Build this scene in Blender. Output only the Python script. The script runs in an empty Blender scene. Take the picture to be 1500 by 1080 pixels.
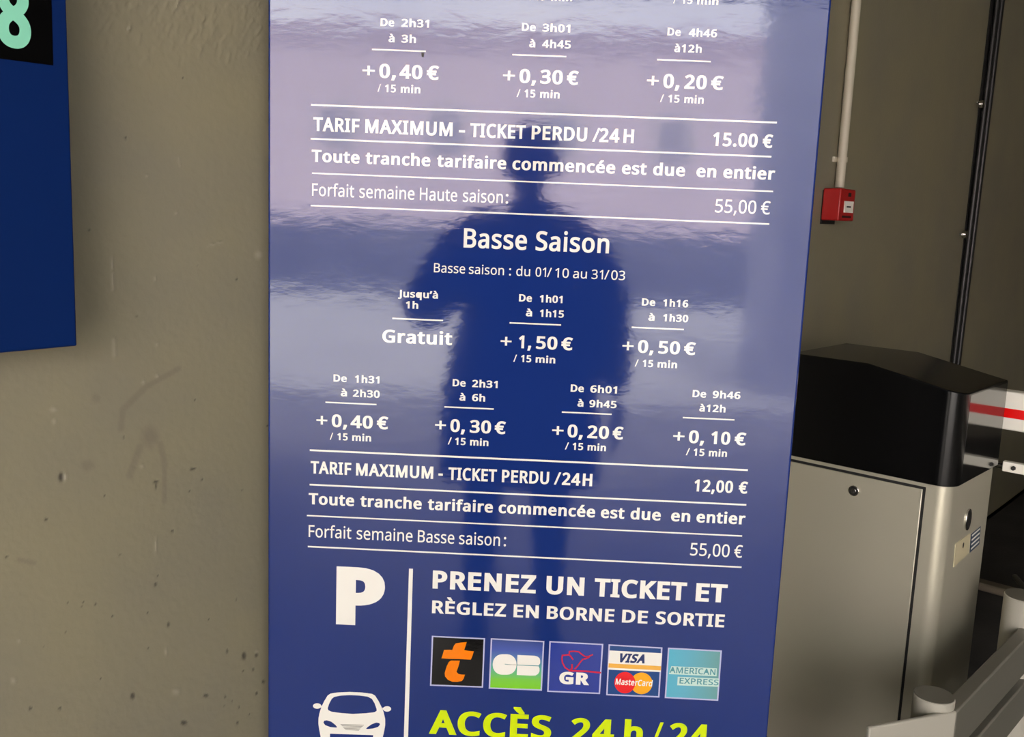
import bpy, bmesh, math, json
from mathutils import Vector, Matrix
from mathutils.geometry import tessellate_polygon, delaunay_2d_cdt
SC = bpy.context.scene
COL = SC.collection
R = math.radians

# ------------------------------------------------------------------ camera
FPX, PITCH, ROLL = 1442.0, R(9.21), R(2.31)
CAM = Vector((0, 0, 1.52))
fwd = Vector((0, math.cos(PITCH), -math.sin(PITCH)))
up0 = Vector((0, math.sin(PITCH), math.cos(PITCH)))
rt0 = Vector((1, 0, 0))
rt = rt0*math.cos(ROLL) + up0*math.sin(ROLL)
up = up0*math.cos(ROLL) - rt0*math.sin(ROLL)
cd = bpy.data.cameras.new('camera')
cd.sensor_fit = 'HORIZONTAL'; cd.sensor_width = 36.0
cd.lens = 36.0*FPX/1500.0
cd.clip_start = 0.01; cd.clip_end = 300
cam = bpy.data.objects.new('camera', cd); COL.objects.link(cam)
M = Matrix((rt, up, -fwd)).transposed().to_4x4(); M.translation = CAM
cam.matrix_world = M
SC.camera = cam

# ------------------------------------------------------------------ exposure, sky, sun
SC.view_settings.view_transform = 'Standard'
SC.view_settings.look = 'None'
SC.view_settings.gamma = 1.0
SC.view_settings.exposure = 0.75
SC.view_settings.use_curve_mapping = False
SC.cycles.use_denoising = True
SC.cycles.max_bounces = 10
SC.cycles.diffuse_bounces = 6
SC.cycles.sample_clamp_indirect = 8

SKY = 9.0
w = bpy.data.worlds.new('overcast_sky'); SC.world = w; w.use_nodes = True
nt = w.node_tree; nt.nodes.clear()
wo = nt.nodes.new('ShaderNodeOutputWorld'); bg = nt.nodes.new('ShaderNodeBackground')
tc = nt.nodes.new('ShaderNodeTexCoord')
mp = nt.nodes.new('ShaderNodeMapping'); mp.inputs['Scale'].default_value = (2.2, 2.2, 6.0)
nz = nt.nodes.new('ShaderNodeTexNoise'); nz.inputs['Scale'].default_value = 2.0; nz.inputs['Detail'].default_value = 6
cr = nt.nodes.new('ShaderNodeValToRGB')
cr.color_ramp.elements[0].position = 0.3; cr.color_ramp.elements[0].color = (0.82, 0.79, 0.82, 1)
cr.color_ramp.elements[1].position = 0.7; cr.color_ramp.elements[1].color = (1.12, 1.07, 1.00, 1)
nt.links.new(tc.outputs['Generated'], mp.inputs['Vector']); nt.links.new(mp.outputs[0], nz.inputs['Vector'])
nt.links.new(nz.outputs['Fac'], cr.inputs['Fac']); nt.links.new(cr.outputs[0], bg.inputs['Color'])
bg.inputs['Strength'].default_value = SKY
nt.links.new(bg.outputs[0], wo.inputs['Surface'])

sd = bpy.data.lights.new('sun', 'SUN'); sd.energy = 12.0; sd.angle = R(3); sd.color = (1, 0.95, 0.88)
so = bpy.data.objects.new('sun', sd); COL.objects.link(so)
so.rotation_euler = Vector((-0.25, -0.5, -0.85)).to_track_quat('-Z', 'Y').to_euler()

OPX0, OPX1, OPY, OPZ = -1.95, 2.6, -2.8, 2.78     # the garage mouth behind the photographer
pl = bpy.data.lights.new('mouth_portal', 'AREA'); pl.shape = 'RECTANGLE'; pl.size = OPX1-OPX0; pl.size_y = OPZ
pl.cycles.is_portal = True
po = bpy.data.objects.new('mouth_portal', pl); COL.objects.link(po)
po.location = ((OPX0+OPX1)/2, OPY-0.02, OPZ/2); po.rotation_euler = (R(90), 0, 0)   # shines towards +Y

# ------------------------------------------------------------------ helpers
def ray(px, py):
    return (fwd + rt*((px-750)/FPX) - up*((py-540)/FPX)).normalized()
def on_plane(px, py, p0, n):
    d = ray(px, py); return CAM + d*((p0-CAM).dot(n)/d.dot(n))
def at_z(px, py, z): return on_plane(px, py, Vector((0, 0, z)), Vector((0, 0, 1)))

def node(nt, t, **kw):
    n = nt.nodes.new(t)
    for k, v in kw.items(): setattr(n, k, v)
    return n
def mat(name, col, rough=0.5, metal=0.0, coat=0.0, spec=0.5, bump=None, var=0.0, varscale=3.0, coat_rough=0.03, mapscale=(1, 1, 1), ior=1.5, dark=None):
    m = bpy.data.materials.new(name); m.use_nodes = True; t = m.node_tree
    b = t.nodes['Principled BSDF']
    b.inputs['Base Color'].default_value = (*col, 1); b.inputs['Roughness'].default_value = rough
    b.inputs['Metallic'].default_value = metal; b.inputs['Specular IOR Level'].default_value = spec
    b.inputs['Coat Weight'].default_value = coat; b.inputs['Coat Roughness'].default_value = coat_rough; b.inputs['IOR'].default_value = ior
    tc = node(t, 'ShaderNodeTexCoord'); mp = node(t, 'ShaderNodeMapping'); mp.inputs['Scale'].default_value = mapscale
    t.links.new(tc.outputs['Object'], mp.inputs['Vector'])
    if bump:
        nz = node(t, 'ShaderNodeTexNoise'); nz.inputs['Scale'].default_value = bump[0]; nz.inputs['Detail'].default_value = bump[2] if len(bump) > 2 else 4
        bp = node(t, 'ShaderNodeBump'); bp.inputs['Distance'].default_value = bump[1]; bp.inputs['Strength'].default_value = 1
        t.links.new(mp.outputs[0], nz.inputs['Vector']); t.links.new(nz.outputs['Fac'], bp.inputs['Height'])
        t.links.new(bp.outputs[0], b.inputs['Normal'])
        if coat: t.links.new(bp.outputs[0], b.inputs['Coat Normal'])
    if var:
        n2 = node(t, 'ShaderNodeTexNoise'); n2.inputs['Scale'].default_value = varscale; n2.inputs['Detail'].default_value = 5
        t.links.new(tc.outputs['Object'], n2.inputs['Vector'])
        r = node(t, 'ShaderNodeValToRGB')
        r.color_ramp.elements[0].position = .3; r.color_ramp.elements[1].position = .7
        r.color_ramp.elements[0].color = tuple(c*(1-var) for c in col)+(1,); r.color_ramp.elements[1].color = tuple(min(1, c*(1+var)) for c in col)+(1,)
        t.links.new(n2.outputs['Fac'], r.inputs['Fac']); t.links.new(r.outputs[0], b.inputs['Base Color'])
    return m

def root_of(o):
    while o.parent: o = o.parent
    return o
def obj(name, vf, m=None, parent=None, smooth=False, bevel=0.0, segs=2):
    v, f = vf
    off = root_of(parent).location if parent else Vector((0, 0, 0))
    me = bpy.data.meshes.new(name); me.from_pydata([tuple(Vector(p)-off) for p in v], [], f)
    bm = bmesh.new(); bm.from_mesh(me)
    if not name.startswith(('print', 'lettering', 'rule')): bmesh.ops.recalc_face_normals(bm, faces=bm.faces)
    bm.to_mesh(me); bm.free(); me.update()
    o = bpy.data.objects.new(name, me); COL.objects.link(o)
    if m: me.materials.append(m)
    if parent: o.parent = parent
    if smooth or bevel:
        for p in me.polygons: p.use_smooth = True
        me.set_sharp_from_angle(angle=R(35))
    if bevel:
        md = o.modifiers.new('bevel', 'BEVEL'); md.width = bevel; md.segments = segs; md.limit_method = 'ANGLE'; md.angle_limit = R(35)
        md.harden_normals = False
    return o
def tag(o, label=None, cat=None, group=None, kind=None):
    if label: o['label'] = label
    if cat: o['category'] = cat
    if group: o['group'] = group
    if kind: o['kind'] = kind
    return o
def empty(name, loc, label=None, cat=None, group=None):
    o = bpy.data.objects.new(name, None); COL.objects.link(o); o.location = loc; o.empty_display_size = .1
    return tag(o, label, cat, group)
def join(*ps):
    V, F = [], []
    for v, f in ps:
        k = len(V); V += list(v); F += [tuple(i+k for i in q) for q in f]
    return V, F
def frame_box(o, ax, ay, az, x0, x1, y0, y1, z0, z1):
    """box in a frame with origin o and axes ax, ay, az"""
    v = [o+ax*x+ay*y+az*z for z in (z0, z1) for y in (y0, y1) for x in (x0, x1)]
    return v, [(0, 1, 3, 2), (4, 6, 7, 5), (0, 4, 5, 1), (2, 3, 7, 6), (0, 2, 6, 4), (1, 5, 7, 3)]
EX, EY, EZ = Vector((1, 0, 0)), Vector((0, 1, 0)), Vector((0, 0, 1))
def box(x0, x1, y0, y1, z0, z1): return frame_box(Vector((0, 0, 0)), EX, EY, EZ, x0, x1, y0, y1, z0, z1)
def cyl(p0, p1, r, n=24, r1=None):
    p0 = Vector(p0); p1 = Vector(p1); d = (p1-p0).normalized()
    a = d.orthogonal().normalized(); b = d.cross(a); r1 = r if r1 is None else r1
    v = [p0+(a*math.cos(2*math.pi*i/n)+b*math.sin(2*math.pi*i/n))*r for i in range(n)] + [p1+(a*math.cos(2*math.pi*i/n)+b*math.sin(2*math.pi*i/n))*r1 for i in range(n)]
    return v, [tuple(range(n))[::-1], tuple(range(n, 2*n))] + [(i, (i+1) % n, n+(i+1) % n, n+i) for i in range(n)]
def prism(pts, z0, z1):
    n = len(pts); v = [Vector((p[0], p[1], z0)) for p in pts]+[Vector((p[0], p[1], z1)) for p in pts]
    return v, [tuple(range(n))[::-1], tuple(range(n, 2*n))] + [(i, (i+1) % n, n+(i+1) % n, n+i) for i in range(n)]

# ------------------------------------------------------------------ the main planes of the place
YAW = R(-1.22); SD = 1.5
St = Vector((math.cos(YAW), math.sin(YAW), 0)); Sn = Vector((math.sin(YAW), -math.cos(YAW), 0))    # sign: along, towards the viewer
S0 = -Sn*SD
WA = R(50); Wt = Vector((math.cos(WA), math.sin(WA), 0)); Wn = Vector((math.sin(WA), -math.cos(WA), 0))
W0 = Vector((-0.435, 1.5, 0))
CA = R(-41.5); Ca = Vector((math.cos(CA), math.sin(CA), 0)); Cb = Vector((-math.sin(CA), math.cos(CA), 0))
def wall_sz(px, py, off=0.0):
    p = on_plane(px, py, W0+Wn*off, Wn); return (p-W0).dot(Wt), p.z
def wp(s, z, off=0.0): return W0+Wt*s+Wn*off+EZ*z

# ------------------------------------------------------------------ materials
M_floor = mat('dark_asphalt', (0.035, 0.033, 0.028), 0.85, bump=(60, .002), var=.25, varscale=5)
M_apron = mat('sunlit_paving', (0.45, 0.44, 0.41), 0.9, var=.12, varscale=.6, bump=(30, .002))
M_wallfar = mat('grey_paint', (0.185, 0.170, 0.130), 0.6, var=.05, varscale=1.5, bump=(25, .0015))
M_conc = mat('pale_ceiling', (0.35, 0.34, 0.32), 0.85, var=.08, bump=(20, .002))
M_black = mat('black_gloss', (0.004, 0.004, 0.004), 0.2, spec=0.32)
M_blackside = mat('black_mirror_plastic', (0.008, 0.008, 0.008), 0.1, spec=1.0, ior=1.9)
M_silver = mat('silver_lacquer', (0.66, 0.63, 0.49), 0.32, metal=0.45, bump=(300, .0001))
M_dark = mat('dark_rubber', (0.012, 0.012, 0.011), 0.6)
M_steel = mat('bright_steel', (0.6, 0.59, 0.56), 0.25, metal=1.0)
M_cream = mat('cream_pvc', (0.60, 0.56, 0.44), 0.45, var=.05)
M_red = mat('red_plastic', (0.42, 0.012, 0.012), 0.35)
M_white = mat('white_lacquer', (0.90, 0.88, 0.77), 0.4)
M_stripe = mat('red_reflective', (0.85, 0.0, 0.0), 0.35)
M_rail = mat('grey_rail_paint', (0.145, 0.14, 0.112), 0.5, var=.04)
M_rail_lit = mat('lit_rail_paint', (0.42, 0.405, 0.335), 0.4, var=.04)  # same rail paint as the boards, lightened where light strikes the faces
M_kerb = mat('kerb_concrete', (0.17, 0.145, 0.10), 0.9, var=.3, bump=(50, .002))
M_cable = mat('black_cable', (0.01, 0.01, 0.01), 0.4)

# ------------------------------------------------------------------ setting
tag(obj('floor_entrance', box(-6, 7, -4.9, .9, -.1, 0), mat('worn_concrete', (0.36, 0.34, 0.31), 0.8, var=.2, varscale=1.5, bump=(40, .002))), 'worn concrete floor inside the car park mouth', kind='structure')
tag(obj('floor', box(-6, 7, .9, 12, -.1, 0), M_floor), 'dark asphalt floor of the covered car park', kind='structure')
tag(obj('street_ground', box(-40, 40, -60, -4.9, -.12, -.005), M_apron), 'pale sunlit paving outside the car park', kind='structure')
tag(obj('ceiling', box(-6.5, 7, -2.95, 12, 2.9, 3.2), M_conc), 'pale concrete ceiling', kind='structure')
tag(obj('wall_right', box(5.5, 5.8, -2.8, 12, 0, 2.9), M_wallfar), 'grey painted wall across the lane', kind='structure')
tag(obj('wall_back', box(-1, 7, 11, 11.3, 0, 2.9), M_wallfar), 'grey painted end wall', kind='structure')
fw = join(box(OPX1, 5.8, OPY-.15, OPY, 0, 2.9), box(-6.5, OPX0, OPY-.15, OPY, 0, 2.9), box(OPX0, OPX1, OPY-.15, OPY, OPZ, 2.9))
tag(obj('wall_front', fw, M_wallfar), 'grey wall around the car park mouth', kind='structure')
M_low = mat('street_wall_render', (0.2, 0.2, 0.21), 0.9, var=.25, varscale=.7)
tag(obj('wall_street', box(-30, 30, -14.4, -14, 0, 1.22), M_low), 'low grey wall across the street', kind='structure')
tag(obj('wall_outside', box(1.95, 9, -7, -5.5, 0, 4.2), mat('shaded_render', (0.42, 0.42, 0.45), .9, var=.1)), 'grey rendered wall outside the car park mouth', kind='structure')
# pale house across the street
M_facade = mat('pink_render', (0.74, 0.64, 0.66), 0.9, var=.06, varscale=.3)
M_glassd = mat('curtained_window', (0.4, 0.38, 0.40), 0.5)
M_roof = mat('roof_edge', (0.74, 0.64, 0.66), 0.9)
hs = empty('house', (0, -32, 0), 'pale pink rendered house across the street', 'building')
obj('wall', box(-18, 14, -38, -32, 0, 7.4), M_facade, hs)
obj('roof', join(box(-18.4, 14.4, -38.4, -31.6, 7.4, 7.6)), M_roof, hs)
for i in range(8):
    wi = obj('window', join(box(-16.4+i*3.9, -15.0+i*3.9, -32.0, -31.93, 3.3, 4.9)), M_white, hs)
    obj('pane', box(-16.3+i*3.9, -15.1+i*3.9, -31.93, -31.91, 3.4, 4.8), M_glassd, wi)

# wall on the left, its near stretch modelled finely: pits, drips, runs and trowel marks
import random
random.seed(4)
sA, _ = wall_sz(-8, 540); sB, _ = wall_sz(402, 540)
zA = 0.66; zB = 1.83
sb = [-6.2, -4, -2, -1.2, -1.0]
k = sA-.02
while k < sB+.03: sb.append(k); k += .0022
sb += [sB+.2, .5, 1, 2, 3, 5, 8, 13.5]
zb = [0, .3, .5]
k = zA
while k < zB: zb.append(k); k += .0028
zb += [2.2, 2.5, 2.9]
def seg_d(p, a, b):
    ax, ay = a; bx, by = b; dx, dy = bx-ax, by-ay
    t = max(0, min(1, ((p[0]-ax)*dx+(p[1]-ay)*dy)/(dx*dx+dy*dy+1e-12)))
    return math.hypot(p[0]-ax-dx*t, p[1]-ay-dy*t)
def pix(p):  # image-frame position of a wall point, for reading the survey list below
    d = p-CAM; return 750+FPX*d.dot(rt)/d.dot(fwd), 540-FPX*d.dot(up)/d.dot(fwd)
pits = [(268,115,2,2),(184,202,2,3),(131,336,3,2),(347,409,2,2.5),(200,463,1.5,1.5),(90,699,5,8),(229,706,5,3),(229,712,2,6),(68,761,3,3),(253,778,2.5,3),(10,816,2.5,2.5),(228,856,2.5,3.5),(231,843,1.5,1.5),(140,885,2.5,2.5),(247,915,2,5),(358,961,4,7),(376,960,3,4),(195,1020,4,6),(302,1019,4.5,3),(270,1059,6,4),(88,1038,2.5,2.5),(45,1038,3,3),(371,981,1.5,3),(348,1059,2,3),(283,687,6,2.5),(296,702,2,2),(182,641,2,2),(286,586,1.5,1.5),(355,719,1.5,1.5),(333,954,2,4),(386,999,3,3),(376,1016,2,3),(330,1021,2,2),(175,812,3,1.5),(165,903,2,2),(41,996,1.5,1.5),(340,1028,1.5,1.5),(350,1036,1.5,2),(153,727,1.5,1.5),(290,388,1.5,1.5),(392,624,2,2),(119,888,2,1.5),(278,720,1,2)]
for _ in range(12): pits.append((random.uniform(40, 388), random.uniform(860, 1075), random.uniform(1, 1.8), random.uniform(1, 2)))
bumps = [(79,600,6,4),(80,618,3,4),(96,699,3,6),(379,373,6,6),(210,560,3,3),(230,551,3,3),(208,683,3,3),(20,997,4,5),(28,939,3,3),(258,1013,6,5),(227,408,2,4),(258,312,2,2),(215,258,2,2),(228,800,1.5,12),(243,955,2,6),(376,955,3,3),(230,505,2,3)]
ridges = [((163,376),(165,395),1.0),((165,400),(166,424),1.8),((167,498),(168,521),2.6),((305,360),(328,354),1.2),((262,230),(263,245),1.0)]
stains = [((205,655),(190,697),4.5),((235,650),(241,680),4),((241,680),(241,735),3),((262,540),(215,566),3.5),((215,566),(180,600),4),((180,600),(177,628),4),((127,682),(130,682),7),((28,820),(50,825),3),((140,583),(141,584),5)]
M_wall = mat('grey_wall_gloss_paint', (0.33, 0.30, 0.235), 0.42, bump=(90, .0006))
t = M_wall.node_tree; b = t.nodes['Principled BSDF']
at = node(t, 'ShaderNodeVertexColor', layer_name='wear'); sp = node(t, 'ShaderNodeSeparateColor'); t.links.new(at.outputs[0], sp.inputs[0])
tco = node(t, 'ShaderNodeTexCoord')
n1 = node(t, 'ShaderNodeTexNoise'); n1.inputs['Scale'].default_value = 4; n1.inputs['Detail'].default_value = 6
t.links.new(tco.outputs['Object'], n1.inputs['Vector'])
r1 = node(t, 'ShaderNodeValToRGB'); r1.color_ramp.elements[0].position = .35; r1.color_ramp.elements[1].position = .65
WC = (0.24, 0.22, 0.15)
r1.color_ramp.elements[0].color = (WC[0]*.93, WC[1]*.94, WC[2]*.97, 1); r1.color_ramp.elements[1].color = (WC[0]*1.06, WC[1]*1.05, WC[2]*.98, 1)
t.links.new(n1.outputs['Fac'], r1.inputs['Fac'])
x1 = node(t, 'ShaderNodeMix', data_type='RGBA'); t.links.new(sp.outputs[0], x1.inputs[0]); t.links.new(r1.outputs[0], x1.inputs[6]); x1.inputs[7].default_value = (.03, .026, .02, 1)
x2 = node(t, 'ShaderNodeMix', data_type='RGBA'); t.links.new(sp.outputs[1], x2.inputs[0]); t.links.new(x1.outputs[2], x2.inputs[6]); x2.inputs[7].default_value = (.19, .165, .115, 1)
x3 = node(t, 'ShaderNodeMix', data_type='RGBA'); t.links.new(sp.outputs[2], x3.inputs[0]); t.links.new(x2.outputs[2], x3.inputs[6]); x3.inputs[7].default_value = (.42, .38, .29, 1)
t.links.new(x3.outputs[2], b.inputs['Base Color'])
import numpy as np
NS, NZ = len(sb), len(zb)
PX = np.zeros((NZ, NS)); PY = np.zeros((NZ, NS)); sarr = np.array(sb); zarr = np.array(zb)
SS, ZZ = np.meshgrid(sarr, zarr)
P = np.stack([W0.x+Wt.x*SS-CAM.x, W0.y+Wt.y*SS-CAM.y, ZZ-CAM.z], -1)
dep = P@np.array(fwd); dep = np.where(dep > .2, dep, np.nan)
PX = 750+FPX*(P@np.array(rt))/dep; PY = 540-FPX*(P@np.array(up))/dep
PX = np.nan_to_num(PX, nan=-9999); PY = np.nan_to_num(PY, nan=-9999)
hgt = np.zeros_like(SS); cr_ = np.zeros(SS.shape+(3,))
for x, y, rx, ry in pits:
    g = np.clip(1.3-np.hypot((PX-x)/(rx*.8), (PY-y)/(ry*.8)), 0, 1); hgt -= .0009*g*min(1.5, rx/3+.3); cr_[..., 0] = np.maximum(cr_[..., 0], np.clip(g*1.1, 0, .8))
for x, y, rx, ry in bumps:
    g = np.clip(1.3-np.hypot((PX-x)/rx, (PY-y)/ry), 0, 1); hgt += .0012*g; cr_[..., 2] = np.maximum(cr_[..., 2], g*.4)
def sd(a, b_):
    dx, dy = b_[0]-a[0], b_[1]-a[1]; tt = np.clip(((PX-a[0])*dx+(PY-a[1])*dy)/(dx*dx+dy*dy+1e-9), 0, 1)
    return np.hypot(PX-a[0]-dx*tt, PY-a[1]-dy*tt)
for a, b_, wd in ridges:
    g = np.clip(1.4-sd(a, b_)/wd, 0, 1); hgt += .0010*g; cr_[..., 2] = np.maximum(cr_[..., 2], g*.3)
for a, b_, wd in stains:
    cr_[..., 1] = np.maximum(cr_[..., 1], np.clip(1.6-sd(a, b_)/wd, 0, 1)*.6)
g = np.clip(1.4-np.hypot((PX-220)/13, (PY-640)/16), 0, 1); cr_[..., 1] = np.maximum(cr_[..., 1], g*.8)
# trowel marks in the upper part
rng = np.random.RandomState(3)
for _ in range(260):
    x = rng.uniform(130, 392); y = rng.uniform(-5, 105)*(.45+.55*(x-130)/262 if rng.rand() < .6 else 1); a = rng.uniform(-1.4, -.5); L = rng.uniform(4, 16)
    g = np.clip(1.4-sd((x, y), (x+L*math.cos(a), y+L*math.sin(a)))/rng.uniform(1.2, 2.4), 0, 1); hgt += rng.uniform(-.0008, .0011)*g
V = [wp(s, z, float(h)) for (s, z, h) in zip(SS.ravel(), ZZ.ravel(), hgt.ravel())]
F = [(j*NS+i, j*NS+i+1, (j+1)*NS+i+1, (j+1)*NS+i) for j in range(NZ-1) for i in range(NS-1)]
wl = obj('wall_left', (V, F), M_wall, smooth=True); tag(wl, 'grey olive painted concrete wall with pits and drips', kind='structure')
ca = wl.data.color_attributes.new('wear', 'FLOAT_COLOR', 'POINT')
ca.data.foreach_set('color', np.concatenate([cr_.reshape(-1, 3), np.ones((NS*NZ, 1))], 1).astype(np.float32).ravel())
# structural thickness behind that wall
tag(obj('wall_left_core', frame_box(W0, Wt, Wn, EZ, -6.2, 13.5, -.3, -.01, 0, 2.9), M_wallfar), 'concrete core of the left wall', kind='structure')

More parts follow.
